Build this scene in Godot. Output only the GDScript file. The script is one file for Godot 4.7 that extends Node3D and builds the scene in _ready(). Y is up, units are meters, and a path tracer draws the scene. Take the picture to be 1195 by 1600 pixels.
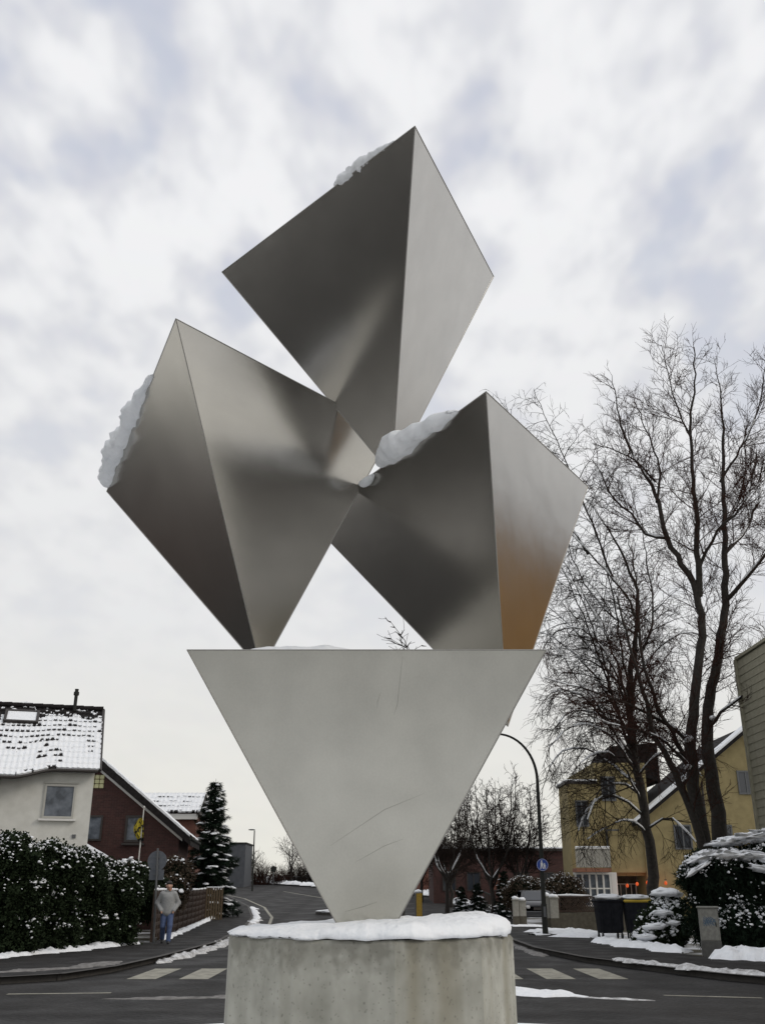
extends Node3D

# ---------------------------------------------------------------- mesh builder
class MB:
	var v := PackedVector3Array()
	var n := PackedVector3Array()
	var u := PackedVector2Array()
	var ix := PackedInt32Array()
	func tri(a: Vector3, b: Vector3, c: Vector3, nr: Vector3):
		var k := v.size()
		v.append(a); v.append(b); v.append(c)
		n.append(nr); n.append(nr); n.append(nr)
		u.append(Vector2.ZERO); u.append(Vector2.ZERO); u.append(Vector2.ZERO)
		if (c - a).cross(b - a).dot(nr) > 0.0:
			ix.append(k); ix.append(k + 1); ix.append(k + 2)
		else:
			ix.append(k); ix.append(k + 2); ix.append(k + 1)
	func quad(a: Vector3, b: Vector3, c: Vector3, d: Vector3, hint: Vector3):
		var nr := (c - a).cross(d - b)
		if nr.length() < 1e-12:
			return
		nr = nr.normalized()
		if nr.dot(hint) < 0.0:
			nr = -nr
		var k := v.size()
		v.append(a); v.append(b); v.append(c); v.append(d)
		for i in 4: n.append(nr)
		u.append(Vector2(0, 1)); u.append(Vector2(1, 1)); u.append(Vector2(1, 0)); u.append(Vector2(0, 0))
		if (c - a).cross(b - a).dot(nr) > 0.0:
			ix.append_array(PackedInt32Array([k, k + 1, k + 2, k, k + 2, k + 3]))
		else:
			ix.append_array(PackedInt32Array([k, k + 2, k + 1, k, k + 3, k + 2]))
	func box(c: Vector3, s: Vector3, b := Basis.IDENTITY, bev := 0.0):
		var h := s * 0.5
		if bev <= 0.0:
			for ax in 3:
				for sg in [-1.0, 1.0]:
					var e := Vector3.ZERO; e[ax] = sg
					var p := Vector3.ZERO; p[(ax + 1) % 3] = 1.0
					var q := Vector3.ZERO; q[(ax + 2) % 3] = 1.0
					quad(c + b * ((e - p - q) * h), c + b * ((e + p - q) * h), c + b * ((e + p + q) * h), c + b * ((e - p + q) * h), b * e)
			return
		# chamfered box
		var i := h - Vector3.ONE * bev
		for ax in 3:
			var a1 := (ax + 1) % 3
			var a2 := (ax + 2) % 3
			for sg in [-1.0, 1.0]:
				var cs := []
				for k in [[-1, -1], [1, -1], [1, 1], [-1, 1]]:
					var p := Vector3.ZERO
					p[ax] = sg * h[ax]; p[a1] = k[0] * i[a1]; p[a2] = k[1] * i[a2]
					cs.append(c + b * p)
				var e := Vector3.ZERO; e[ax] = sg
				quad(cs[0], cs[1], cs[2], cs[3], b * e)
				for s2 in [-1.0, 1.0]:   # edge between ax and a1
					var p0 := Vector3.ZERO; p0[ax] = sg * h[ax]; p0[a1] = s2 * i[a1]; p0[a2] = -i[a2]
					var p1 := p0; p1[a2] = i[a2]
					var p2 := Vector3.ZERO; p2[ax] = sg * i[ax]; p2[a1] = s2 * h[a1]; p2[a2] = i[a2]
					var p3 := p2; p3[a2] = -i[a2]
					var hn := Vector3.ZERO; hn[ax] = sg; hn[a1] = s2
					quad(c + b * p0, c + b * p1, c + b * p2, c + b * p3, b * hn)
		for sx in [-1.0, 1.0]:
			for sy in [-1.0, 1.0]:
				for sz in [-1.0, 1.0]:
					var s3 := Vector3(sx, sy, sz)
					tri(c + b * (s3 * Vector3(h.x, i.y, i.z)), c + b * (s3 * Vector3(i.x, h.y, i.z)), c + b * (s3 * Vector3(i.x, i.y, h.z)), (b * s3).normalized())
	# smooth tube through points
	func tube(p: PackedVector3Array, r: PackedFloat32Array, sides := 6, caps := true):
		var m := p.size()
		var base := v.size()
		var d := (p[1] - p[0]).normalized()
		var x := d.cross(Vector3.UP if absf(d.y) < 0.9 else Vector3.RIGHT).normalized()
		for i in m:
			var t: Vector3
			if i == 0: t = p[1] - p[0]
			elif i == m - 1: t = p[m - 1] - p[m - 2]
			else: t = p[i + 1] - p[i - 1]
			t = t.normalized()
			x = (x - t * x.dot(t)).normalized()
			var y := t.cross(x)
			for k in sides:
				var a := TAU * k / sides
				var o := x * cos(a) + y * sin(a)
				v.append(p[i] + o * r[i]); n.append(o); u.append(Vector2(float(k) / sides, i))
		for i in m - 1:
			for k in sides:
				var k2 := (k + 1) % sides
				var a := base + i * sides + k
				var b := base + i * sides + k2
				var c := b + sides
				var e := a + sides
				ix.append(a); ix.append(c); ix.append(b)
				ix.append(a); ix.append(e); ix.append(c)
		if caps:
			for e in [0, m - 1]:
				if r[e] < 0.004: continue
				var t2: Vector3 = (p[0] - p[1]).normalized() if e == 0 else (p[m - 1] - p[m - 2]).normalized()
				for k in sides - 2:
					var o: int = base + e * sides
					tri(v[o], v[o + k + 1], v[o + k + 2], t2)
	func cyl(a: Vector3, b: Vector3, r0: float, r1: float, sides := 12):
		tube(PackedVector3Array([a, b]), PackedFloat32Array([r0, r1]), sides, true)
	# polygon in the plane of ax,ay at o, given thickness along az
	func prism(poly: PackedVector2Array, o: Vector3, b: Basis, depth: float):
		var t := Geometry2D.triangulate_polygon(poly)
		for k in range(0, t.size(), 3):
			for s in [0.0, 1.0]:
				var q := []
				for j in 3:
					var w: Vector2 = poly[t[k + j]]
					q.append(o + b * Vector3(w.x, w.y, s * depth))
				tri(q[0], q[1], q[2], b.z * (1.0 if s > 0.5 else -1.0))
		var cw := Geometry2D.is_polygon_clockwise(poly)
		for i in poly.size():
			var p0 := poly[i]
			var p1 := poly[(i + 1) % poly.size()]
			var e := p1 - p0
			var out := Vector2(e.y, -e.x) if not cw else Vector2(-e.y, e.x)
			quad(o + b * Vector3(p0.x, p0.y, 0), o + b * Vector3(p1.x, p1.y, 0), o + b * Vector3(p1.x, p1.y, depth), o + b * Vector3(p0.x, p0.y, depth), b * Vector3(out.x, out.y, 0))
	func grid(pts: Array, w: int, hint: Vector3, wrap := false):
		# pts: row-major Vector3, smooth normals
		var h := pts.size() / w
		var base := v.size()
		for j in h:
			for i in w:
				var i0 := i - 1 if i > 0 else (w - 1 if wrap else 0)
				var i1 := i + 1 if i < w - 1 else (0 if wrap else w - 1)
				var du: Vector3 = pts[j * w + i1] - pts[j * w + i0]
				var dv: Vector3 = pts[mini(j + 1, h - 1) * w + i] - pts[maxi(j - 1, 0) * w + i]
				var nr := du.cross(dv)
				nr = nr.normalized() if nr.length() > 1e-12 else hint.normalized()
				if not wrap and nr.dot(hint) < 0.0: nr = -nr
				v.append(pts[j * w + i]); n.append(nr); u.append(Vector2(float(i) / (w - 1), float(j) / (h - 1)))
		for j in h - 1:
			for i in (w if wrap else w - 1):
				var a := base + j * w + i
				var b := base + j * w + (i + 1) % w
				var c := b + w
				var e := a + w
				if (v[c] - v[a]).cross(v[b] - v[a]).dot(n[a] + n[c]) > 0.0:
					ix.append_array(PackedInt32Array([a, b, c, a, c, e]))
				else:
					ix.append_array(PackedInt32Array([a, c, b, a, e, c]))
	# lumpy ellipsoid
	func lump(c: Vector3, s: Vector3, ns: FastNoiseLite, amp := 0.3, fr := 3.0, w := 12, h := 8, b := Basis.IDENTITY):
		var base := v.size()
		for j in h + 1:
			var th := PI * j / h
			for i in w:
				var ph := TAU * i / w
				var d := Vector3(sin(th) * cos(ph), cos(th), sin(th) * sin(ph))
				var k := 1.0 + amp * ns.get_noise_3dv((d * s.length() * 0.6 + c) * fr)
				v.append(c + b * (d * s * k)); n.append((b * (d / s)).normalized()); u.append(Vector2(float(i) / w, float(j) / h))
		for j in h:
			for i in w:
				var a := base + j * w + i
				var bb := base + j * w + (i + 1) % w
				ix.append_array(PackedInt32Array([a, bb + w, bb, a, a + w, bb + w]))
	# make every triangle wind the way its normals face
	func fix_winding():
		for t in range(0, ix.size(), 3):
			var a := ix[t]
			var b := ix[t + 1]
			var c := ix[t + 2]
			if (v[c] - v[a]).cross(v[b] - v[a]).dot(n[a] + n[b] + n[c]) < 0.0:
				ix[t + 1] = c; ix[t + 2] = b
	func mesh() -> ArrayMesh:
		var am := ArrayMesh.new()
		if v.is_empty(): return am
		var ar := []
		ar.resize(Mesh.ARRAY_MAX)
		ar[Mesh.ARRAY_VERTEX] = v; ar[Mesh.ARRAY_NORMAL] = n; ar[Mesh.ARRAY_TEX_UV] = u; ar[Mesh.ARRAY_INDEX] = ix
		am.add_surface_from_arrays(Mesh.PRIMITIVE_TRIANGLES, ar)
		return am

# ---------------------------------------------------------------- small helpers
var M := {}
var used := {}
var nz := FastNoiseLite.new()
var rng := RandomNumberGenerator.new()

func numbered(s: String) -> String:
	if not used.has(s):
		used[s] = 0
		return s
	used[s] += 1
	return "%s_%03d" % [s, used[s]]

func tag(o: Node, label: String, cat: String, group := "", kind := "") -> Node:
	if label: o.set_meta("label", label)
	if cat: o.set_meta("category", cat)
	if group: o.set_meta("group", group)
	if kind: o.set_meta("kind", kind)
	return o

func thing(nm: String, label: String, cat: String, at := Vector3.ZERO, turn := 0.0, group := "") -> Node3D:
	var o := Node3D.new()
	o.name = numbered(nm)
	add_child(o)
	o.position = at
	o.rotation.y = turn
	tag(o, label, cat, group)
	return o

func put(nm: String, mesh: Mesh, m: Material, parent: Node = null) -> MeshInstance3D:
	var o := MeshInstance3D.new()
	o.mesh = mesh
	o.material_override = m
	if parent == null:
		o.name = numbered(nm)
		add_child(o)
	else:
		o.name = nm
		parent.add_child(o, true)
	return o

func obj(nm: String, mb: MB, m: Material, parent: Node = null) -> MeshInstance3D:
	return put(nm, mb.mesh(), m, parent)

func bx(nm: String, c: Vector3, s: Vector3, m: Material, parent: Node = null, bev := 0.0, b := Basis.IDENTITY) -> MeshInstance3D:
	var mb := MB.new()
	mb.box(c, s, b, bev)
	return obj(nm, mb, m, parent)

func lin(r: float, g: float, b: float) -> Color:
	return Color(r, g, b).linear_to_srgb()

func noise(sd: int, fr: float, oct := 4) -> FastNoiseLite:
	var f := FastNoiseLite.new()
	f.noise_type = FastNoiseLite.TYPE_SIMPLEX_SMOOTH
	f.seed = sd; f.frequency = fr; f.fractal_octaves = oct
	return f

# image of two noises mixed between linear colours a..b
func ntex(a: Color, b: Color, sd: int, fr := 0.02, size := 256, fine := 0.4, gain := 1.0) -> ImageTexture:
	var i1 := noise(sd, fr, 4).get_seamless_image(size, size)
	var i2 := noise(sd + 7, 0.25, 2).get_seamless_image(size, size)
	i1.convert(Image.FORMAT_L8); i2.convert(Image.FORMAT_L8)
	var d1 := i1.get_data()
	var d2 := i2.get_data()
	var out := PackedByteArray()
	out.resize(size * size * 3)
	var lut := PackedByteArray()
	for k in 256:
		var c := a.lerp(b, k / 255.0).linear_to_srgb()
		lut.append(c.r8); lut.append(c.g8); lut.append(c.b8)
	for k in size * size:
		var t := (d1[k] - 128.0) * gain * (1.0 - fine) + (d2[k] - 128.0) * fine + 128.0
		var q := clampi(int(t), 0, 255) * 3
		out[k * 3] = lut[q]; out[k * 3 + 1] = lut[q + 1]; out[k * 3 + 2] = lut[q + 2]
	var im := Image.create_from_data(size, size, false, Image.FORMAT_RGB8, out)
	im.generate_mipmaps()
	return ImageTexture.create_from_image(im)

func mat(c: Color, rough := 0.8, metal := 0.0) -> StandardMaterial3D:
	var m := StandardMaterial3D.new()
	m.albedo_color = c.linear_to_srgb()
	m.roughness = rough
	m.metallic = metal
	return m

func nmat(a: Color, b: Color, sd: int, scale := 1.0, rough := 0.85, fr := 0.02, fine := 0.4, world := false, gain := 1.5) -> StandardMaterial3D:
	var m := StandardMaterial3D.new()
	m.albedo_texture = ntex(a, b, sd, fr, 256, fine, gain)
	m.roughness = rough
	m.uv1_triplanar = true
	m.uv1_world_triplanar = world
	m.uv1_scale = Vector3.ONE * scale
	return m

func bump(m: StandardMaterial3D, sd: int, fr: float, strength: float):
	var im := noise(sd, fr, 4).get_seamless_image(256, 256)
	im.convert(Image.FORMAT_RGBA8)
	im.bump_map_to_normal_map(strength * 8.0)
	m.normal_enabled = true
	m.normal_texture = ImageTexture.create_from_image(im)
	m.normal_scale = 1.0

func V(a: Array) -> PackedVector3Array:
	var o := PackedVector3Array()
	for q in a: o.append(q)
	return o

func F(a: Array) -> PackedFloat32Array:
	var o := PackedFloat32Array()
	for q in a: o.append(q)
	return o

func ht(z: float) -> float:   # the street climbs gently past the crossing
	var t := clampf(-z - 45.0, 0.0, 125.0)
	return 0.034 * (sqrt(t * t + 225.0) - 15.0)

func C(r: float, g: float, b: float) -> Color:
	return Color(r, g, b)

# ---------------------------------------------------------------- sky
func make_sky() -> Sky:
	var w := 2048
	var h := 1024
	var n1 := noise(11, 1.0, 4)
	n1.fractal_gain = 0.46
	var n2 := noise(23, 0.35, 3)
	var n3 := noise(37, 1.0, 3)
	var data := PackedByteArray()
	data.resize(w * h * 3)
	var gap := C(0.635, 0.65, 0.72)
	var blue := C(0.47, 0.53, 0.66)
	var mid := C(0.745, 0.755, 0.79)
	var white := C(0.885, 0.89, 0.905)
	var low := C(0.82, 0.80, 0.715)
	for y in h:
		var el := (0.5 - (y + 0.5) / h) * PI
		var ce := cos(el)
		var se := sin(el)
		var k := 1.0 / (maxf(se, 0.0) + 0.22)
		for x in w:
			var c: Color
			if se < -0.02:
				c = low
			else:
				var az := (x + 0.5) / w * TAU
				var px := sin(az) * ce * k
				var pz := cos(az) * ce * k
				var a := n1.get_noise_2d(px * 5.4 + 61.0, pz * 4.4)
				var b := n2.get_noise_2d(px * 5.2, pz * 4.2 - 20.0)
				var c3 := n3.get_noise_2d(px * 13.0, pz * 8.5 + 4.0)
				var t := clampf(0.59 + a * 0.62 + b * 0.55 + c3 * 0.44, 0.0, 1.0)
				t = t * t * (3.0 - 2.0 * t)
				if t < 0.5: c = gap.lerp(mid, t * 2.0)
				else: c = mid.lerp(white, t * 2.0 - 1.0)
				var deep := clampf((-a - 0.18) * 1.3 + (-b - 0.12) * 1.0, 0.0, 0.38)
				c = c.lerp(blue, deep)
				var e := clampf(1.0 - se / 0.62, 0.0, 1.0)
				var veil := C(0.78, 0.785, 0.79).lerp(low, clampf(1.0 - se / 0.25, 0.0, 1.0))
				c = c.lerp(veil, minf(0.93, e * 1.35))
			c = c.linear_to_srgb()
			var q := (y * w + x) * 3
			data[q] = c.r8; data[q + 1] = c.g8; data[q + 2] = c.b8
	var im := Image.create_from_data(w, h, false, Image.FORMAT_RGB8, data)
	var pm := PanoramaSkyMaterial.new()
	pm.panorama = ImageTexture.create_from_image(im)
	var sky := Sky.new()
	sky.sky_material = pm
	return sky

func _ready():
	rng.seed = 77
	nz.noise_type = FastNoiseLite.TYPE_SIMPLEX_SMOOTH
	nz.seed = 5; nz.frequency = 1.0; nz.fractal_octaves = 3
	# camera, sky, sun, exposure
	var cam := Camera3D.new()
	cam.name = "camera"
	add_child(cam)
	cam.position = Vector3(0, 1.6, 0)
	cam.rotation_degrees = Vector3(21.38, 0, 0)
	cam.fov = 55.93
	cam.near = 0.05
	cam.far = 1200.0
	cam.current = true
	var we := WorldEnvironment.new()
	we.name = "world_environment"
	var env := Environment.new()
	env.background_mode = Environment.BG_SKY
	env.sky = make_sky()
	env.tonemap_mode = Environment.TONE_MAPPER_LINEAR
	env.tonemap_exposure = 1.0
	env.sdfgi_enabled = true
	env.ssao_enabled = true
	env.ssil_enabled = true
	we.environment = env
	add_child(we)
	var sun := DirectionalLight3D.new()
	sun.name = "sun"
	sun.light_energy = 0.3
	sun.light_angular_distance = 20.0
	sun.light_color = Color(1.0, 0.96, 0.9)
	sun.shadow_enabled = true
	sun.rotation_degrees = Vector3(-34, 72, 0)
	add_child(sun)

	materials()
	ground_and_streets()
	sculpture()
	houses_left()
	houses_right()
	fences_and_small_things()
	hedges()
	trees()
	far_end()
	walker()

# ---------------------------------------------------------------- materials
func materials():
	M.asphalt = nmat(C(0.012, 0.0117, 0.0115), C(0.038, 0.0365, 0.0355), 1, 0.16, 0.75, 0.012, 0.5, true)
	bump(M.asphalt, 3, 0.2, 0.12)
	M.asphalt.roughness = 1.0
	M.asphalt.roughness_texture = ntex(C(0.4, 0.4, 0.4), C(0.85, 0.85, 0.85), 93, 0.014, 256, 0.2, 2.2)
	M.walk = nmat(C(0.009, 0.0085, 0.0083), C(0.028, 0.026, 0.0245), 2, 0.22, 0.72, 0.015, 0.45, true)
	bump(M.walk, 4, 0.2, 0.12)
	M.walk.roughness = 1.0
	M.walk.roughness_texture = ntex(C(0.4, 0.4, 0.4), C(0.85, 0.85, 0.85), 94, 0.014, 256, 0.2, 2.2)
	M.asphalt.metallic_specular = 0.35
	M.walk.metallic_specular = 0.35
	M.kerb = nmat(C(0.035, 0.033, 0.03), C(0.08, 0.075, 0.07), 5, 0.5, 0.85, 0.03, 0.4, true)
	M.paint = nmat(C(0.13, 0.125, 0.10), C(0.36, 0.345, 0.28), 6, 0.4, 0.7, 0.03, 0.4, true)
	M.snow = nmat(C(0.76, 0.79, 0.82), C(0.87, 0.88, 0.90), 7, 0.9, 0.75, 0.02, 0.3, true)
	bump(M.snow, 8, 0.05, 0.5)
	M.dirty_snow = nmat(C(0.22, 0.21, 0.20), C(0.80, 0.81, 0.82), 9, 0.7, 0.8, 0.03, 0.35, true, 2.0)
	bump(M.dirty_snow, 8, 0.08, 0.8)
	M.slush = nmat(C(0.06, 0.055, 0.05), C(0.22, 0.21, 0.20), 10, 0.7, 0.7, 0.03, 0.35, true, 1.8)
	M.lawn = nmat(C(0.10, 0.09, 0.06), C(0.82, 0.83, 0.85), 12, 0.09, 0.9, 0.02, 0.25, true, 3.0)
	M.steel = StandardMaterial3D.new()
	M.steel.metallic = 1.0
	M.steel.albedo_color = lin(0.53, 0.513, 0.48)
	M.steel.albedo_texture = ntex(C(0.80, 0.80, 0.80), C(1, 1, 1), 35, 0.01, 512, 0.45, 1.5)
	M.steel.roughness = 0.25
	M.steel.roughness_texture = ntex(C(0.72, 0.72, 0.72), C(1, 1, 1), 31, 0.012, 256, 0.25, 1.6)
	M.steel.uv1_triplanar = true
	M.steel.uv1_scale = Vector3.ONE * 0.45
	bump(M.steel, 33, 0.008, 0.06)
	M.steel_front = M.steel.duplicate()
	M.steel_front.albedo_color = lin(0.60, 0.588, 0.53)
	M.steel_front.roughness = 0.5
	M.scratch = mat(C(0.28, 0.27, 0.24), 0.6, 0.8)
	M.seam = mat(C(0.36, 0.35, 0.33), 0.6, 1.0)
	M.concrete = concrete_material()
	M.concrete_edge = nmat(C(0.21, 0.205, 0.17), C(0.38, 0.375, 0.325), 75, 1.2, 0.9)
	M.render_white = nmat(C(0.56, 0.555, 0.51), C(0.66, 0.655, 0.61), 41, 0.35, 0.9, 0.02, 0.35)
	M.trim_white = mat(C(0.68, 0.67, 0.64), 0.6)
	M.trim_grey = mat(C(0.42, 0.415, 0.38), 0.7)
	M.tile = nmat(C(0.009, 0.008, 0.008), C(0.028, 0.025, 0.025), 42, 0.9, 0.75)
	M.tile.metallic_specular = 0.2
	M.brick = brick_material(C(0.036, 0.0155, 0.0135), C(0.066, 0.026, 0.022), 51)
	M.brick_light = brick_material(C(0.10, 0.04, 0.03), C(0.16, 0.065, 0.045), 52)
	M.yellow = nmat(C(0.22, 0.178, 0.085), C(0.31, 0.255, 0.125), 43, 0.3, 0.9)
	M.beige = nmat(C(0.24, 0.23, 0.17), C(0.32, 0.305, 0.23), 44, 0.5, 0.8)
	M.ochre = nmat(C(0.50, 0.27, 0.085), C(0.62, 0.34, 0.115), 45, 0.4, 0.9)
	M.glass = mat(C(0.035, 0.04, 0.05), 0.08)
	M.glass.metallic_specular = 0.6
	M.curtain = nmat(C(0.05, 0.06, 0.075), C(0.15, 0.17, 0.20), 46, 0.9, 0.3, 0.008, 0.1)
	M.glass_block = mat(C(0.52, 0.50, 0.27), 0.3)
	M.dark_frame = mat(C(0.03, 0.025, 0.022), 0.6)
	M.dark_metal = mat(C(0.03, 0.031, 0.028), 0.8)
	M.dark_metal.metallic_specular = 0.25
	M.grey_metal = mat(C(0.12, 0.125, 0.13), 0.6, 0.3)
	M.sign_back = nmat(C(0.07, 0.08, 0.095), C(0.12, 0.13, 0.15), 47, 1.5, 0.55)
	M.wood = nmat(C(0.028, 0.018, 0.013), C(0.065, 0.040, 0.028), 48, 1.2, 0.85)
	M.wood_light = nmat(C(0.10, 0.07, 0.042), C(0.17, 0.125, 0.075), 49, 1.2, 0.85)
	M.bark = nmat(C(0.014, 0.012, 0.010), C(0.045, 0.038, 0.032), 50, 1.5, 0.95)
	bump(M.bark, 61, 0.06, 0.6)
	M.twig = mat(C(0.024, 0.018, 0.015), 0.95)
	M.twig.metallic_specular = 0.15
	M.twig_red = mat(C(0.045, 0.024, 0.019), 0.95)
	M.twig_red.metallic_specular = 0.15
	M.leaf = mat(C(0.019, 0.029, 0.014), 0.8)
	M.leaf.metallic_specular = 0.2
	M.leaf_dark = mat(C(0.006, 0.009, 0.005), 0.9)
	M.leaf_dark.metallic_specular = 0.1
	M.needle = mat(C(0.014, 0.023, 0.015), 0.9)
	M.needle.metallic_specular = 0.15
	M.leaf_brown = mat(C(0.055, 0.038, 0.022), 0.9)
	M.bin = nmat(C(0.012, 0.013, 0.016), C(0.022, 0.023, 0.027), 53, 1.0, 0.8)
	M.bin.metallic_specular = 0.15
	M.bin_yellow = mat(C(0.45, 0.32, 0.03), 0.5)
	M.rubber = mat(C(0.015, 0.015, 0.015), 0.8)
	M.cabinet = nmat(C(0.14, 0.14, 0.125), C(0.21, 0.21, 0.19), 54, 1.5, 0.7)
	M.cabinet_base = nmat(C(0.05, 0.05, 0.046), C(0.085, 0.085, 0.08), 55, 1.5, 0.8)
	M.post_white = nmat(C(0.24, 0.23, 0.20), C(0.34, 0.33, 0.29), 56, 1.5, 0.85)
	M.low_wall = nmat(C(0.06, 0.052, 0.038), C(0.11, 0.1, 0.075), 57, 0.8, 0.9)
	M.sign_blue = mat(C(0.01, 0.05, 0.30), 0.45)
	M.sign_white = mat(C(0.75, 0.75, 0.75), 0.5)
	M.car = mat(C(0.012, 0.014, 0.018), 0.25)
	M.car.clearcoat_enabled = true
	M.headlight = mat(C(0.5, 0.5, 0.5), 0.15)
	M.skin = mat(C(0.42, 0.25, 0.18), 0.6)
	M.jacket = nmat(C(0.24, 0.245, 0.245), C(0.33, 0.335, 0.335), 58, 2.5, 0.9)
	M.jeans = nmat(C(0.05, 0.075, 0.16), C(0.10, 0.14, 0.26), 59, 2.5, 0.9)
	M.hair = mat(C(0.02, 0.017, 0.015), 0.7)
	M.collar = mat(C(0.35, 0.12, 0.05), 0.8)
	M.shoe = mat(C(0.02, 0.02, 0.022), 0.6)
	M.yellow_post = nmat(C(0.30, 0.18, 0.02), C(0.50, 0.32, 0.04), 60, 2.0, 0.6)
	M.grey_building = nmat(C(0.05, 0.055, 0.065), C(0.075, 0.08, 0.09), 62, 0.3, 0.8)

func concrete_material() -> StandardMaterial3D:
	var w := 1024
	var h := 256
	var a := noise(71, 0.006, 3)
	var b := noise(72, 0.035, 4)
	var s := noise(73, 0.022, 3)
	var f := noise(74, 0.22, 2)
	var im := Image.create(w, h, false, Image.FORMAT_RGB8)
	for x in w:
		var th := TAU * x / w
		var cx := cos(th) * w / TAU
		var cz := sin(th) * w / TAU
		var streak := s.get_noise_3d(cx * 2.2, 0.0, cz * 2.2)
		var stk2 := clampf(s.get_noise_3d(cx * 0.8, 50.0, cz * 0.8) * 2.2 - 0.35, 0.0, 1.0)
		for y in h:
			var p := Vector3(cx, y * 0.9, cz)
			var t := 0.5 + 0.35 * a.get_noise_3dv(p) + 0.42 * b.get_noise_3dv(p) + 0.3 * streak
			var c := C(0.22, 0.218, 0.185).lerp(C(0.40, 0.396, 0.35), clampf(t, 0, 1))
			c = c.lerp(C(0.17, 0.15, 0.095), stk2 * 0.6 * (1.0 - 0.4 * y / h))
			var edge := clampf(1.0 - y / 26.0 + streak * 0.8 + b.get_noise_3dv(p * 2.0) * 0.8, 0.0, 1.0)
			c = c.lerp(C(0.09, 0.085, 0.065), edge * 0.55)
			var g := f.get_noise_3dv(p)
			if g > 0.56: c = c.lerp(C(0.09, 0.085, 0.07), 0.5)
			c = c * [1.0, 0.93, 1.04, 0.95, 1.0, 0.94, 1.05, 0.92, 1.0, 1.06][int(x * 10.0 / w)]
			im.set_pixel(x, y, c.linear_to_srgb())
	var m := StandardMaterial3D.new()
	m.albedo_texture = ImageTexture.create_from_image(im)
	m.roughness = 0.9
	return m

func brick_material(a: Color, b: Color, sd: int) -> StandardMaterial3D:
	# far brickwork: tone per brick and pale thin joints, too small to tell apart here
	var w := 256
	var h := 256
	var im := Image.create(w, h, false, Image.FORMAT_RGB8)
	var r := RandomNumberGenerator.new()
	r.seed = sd
	var tone := {}
	var ns := noise(sd, 0.02, 3)
	for y in h:
		var row := y / 16
		for x in w:
			var xx := (x + (row % 2) * 16) % w
			var k := row * 100 + xx / 32
			if not tone.has(k): tone[k] = r.randf()
			var c := a.lerp(b, clampf(tone[k] * 0.7 + 0.15 + ns.get_noise_2d(x, y) * 0.4, 0, 1))
			if y % 16 < 2 or xx % 32 < 2: c = c.lerp(C(0.08, 0.065, 0.055), 0.4)
			im.set_pixel(x, y, c.linear_to_srgb())
	im.generate_mipmaps()
	var m := StandardMaterial3D.new()
	m.albedo_texture = ImageTexture.create_from_image(im)
	m.roughness = 0.9
	m.uv1_triplanar = true
	m.uv1_scale = Vector3(0.52, 0.83, 0.52)
	return m

# ---------------------------------------------------------------- ground, streets, pavements, snow on them
func strip(a: Array, b: Array, dy: float) -> MB:
	# sheet between two polylines with matching corners (Vector2 = x, z)
	var mb := MB.new()
	var pts := []
	for i in a.size() - 1:
		var l: float = maxf((a[i + 1] - a[i]).length(), (b[i + 1] - b[i]).length())
		var k := maxi(1, int(l / 2.0))
		for j in k + (1 if i == a.size() - 2 else 0):
			var p: Vector2 = a[i].lerp(a[i + 1], float(j) / k)
			var q: Vector2 = b[i].lerp(b[i + 1], float(j) / k)
			for e in 5:
				var w := p.lerp(q, e / 4.0)
				pts.append(Vector3(w.x, ht(w.y) + dy, w.y))
	mb.grid(pts, 5, Vector3.UP)
	return mb

func P2(a: Array) -> Array:
	var o := []
	for q in a: o.append(Vector2(q[0], q[1]))
	return o

func snow_strip(pl: Array, hw: float, hgt: float, sd: int, gapy := 0.0, dy := 0.0) -> MB:
	# ragged, lumpy ridge of snow along a polyline
	var mb := MB.new()
	var pts := []
	var acc := 0.0
	for i in pl.size() - 1:
		var a: Vector2 = pl[i]
		var b: Vector2 = pl[i + 1]
		var l := (b - a).length()
		var k := maxi(1, int(l / 0.1))
		var nr := (b - a).normalized().orthogonal()
		for j in k + (1 if i == pl.size() - 2 else 0):
			var c := a.lerp(b, float(j) / k)
			var s := acc + l * j / k
			var big := nz.get_noise_2d(s * 0.55, sd * 7.0)
			var wid := hw * maxf(0.04, 0.75 + 0.8 * big + 0.35 * nz.get_noise_2d(s * 2.2, sd * 3.0) - gapy)
			var endf := 1.0
			if i == 0: endf = minf(1.0, (j + 0.2) / 5.0)
			if i == pl.size() - 2: endf = minf(1.0, (k - j + 0.2) / 5.0)
			wid *= endf
			for e in 9:
				var t := e / 4.0 - 1.0
				var rag := 1.0 + 0.45 * nz.get_noise_2d(s * 3.0 + 40.0 * signf(t), sd + 2.0) + 0.4 * nz.get_noise_2d(s * 9.0 + 40.0 * signf(t), sd + 5.0)
				var q := c + nr * (t * wid * rag + hw * 0.3 * nz.get_noise_2d(s * 0.8, sd + 30.0))
				var y := hgt * pow(maxf(0.0, 1.0 - t * t), 0.6) * maxf(0.1, 0.7 + 0.7 * nz.get_noise_3d(q.x * 2.4, sd, q.y * 2.4) + 0.45 * nz.get_noise_3d(q.x * 7.0, sd, q.y * 7.0)) * minf(1.0, wid / hw + 0.2) - (0.012 if absf(t) > 0.9 else 0.0)
				pts.append(Vector3(q.x, ht(q.y) + dy + y, q.y))
		acc += l
	mb.grid(pts, 9, Vector3.UP)
	return mb

func snow_bank(label: String, pl: Array, hw: float, hgt: float, sd: int, m: Material, gapy := 0.0, dy := 0.125):
	var o := obj("snow_bank", snow_strip(P2(pl), hw, hgt, sd, gapy, dy), m)
	tag(o, label, "snow bank", "", "stuff")

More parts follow.
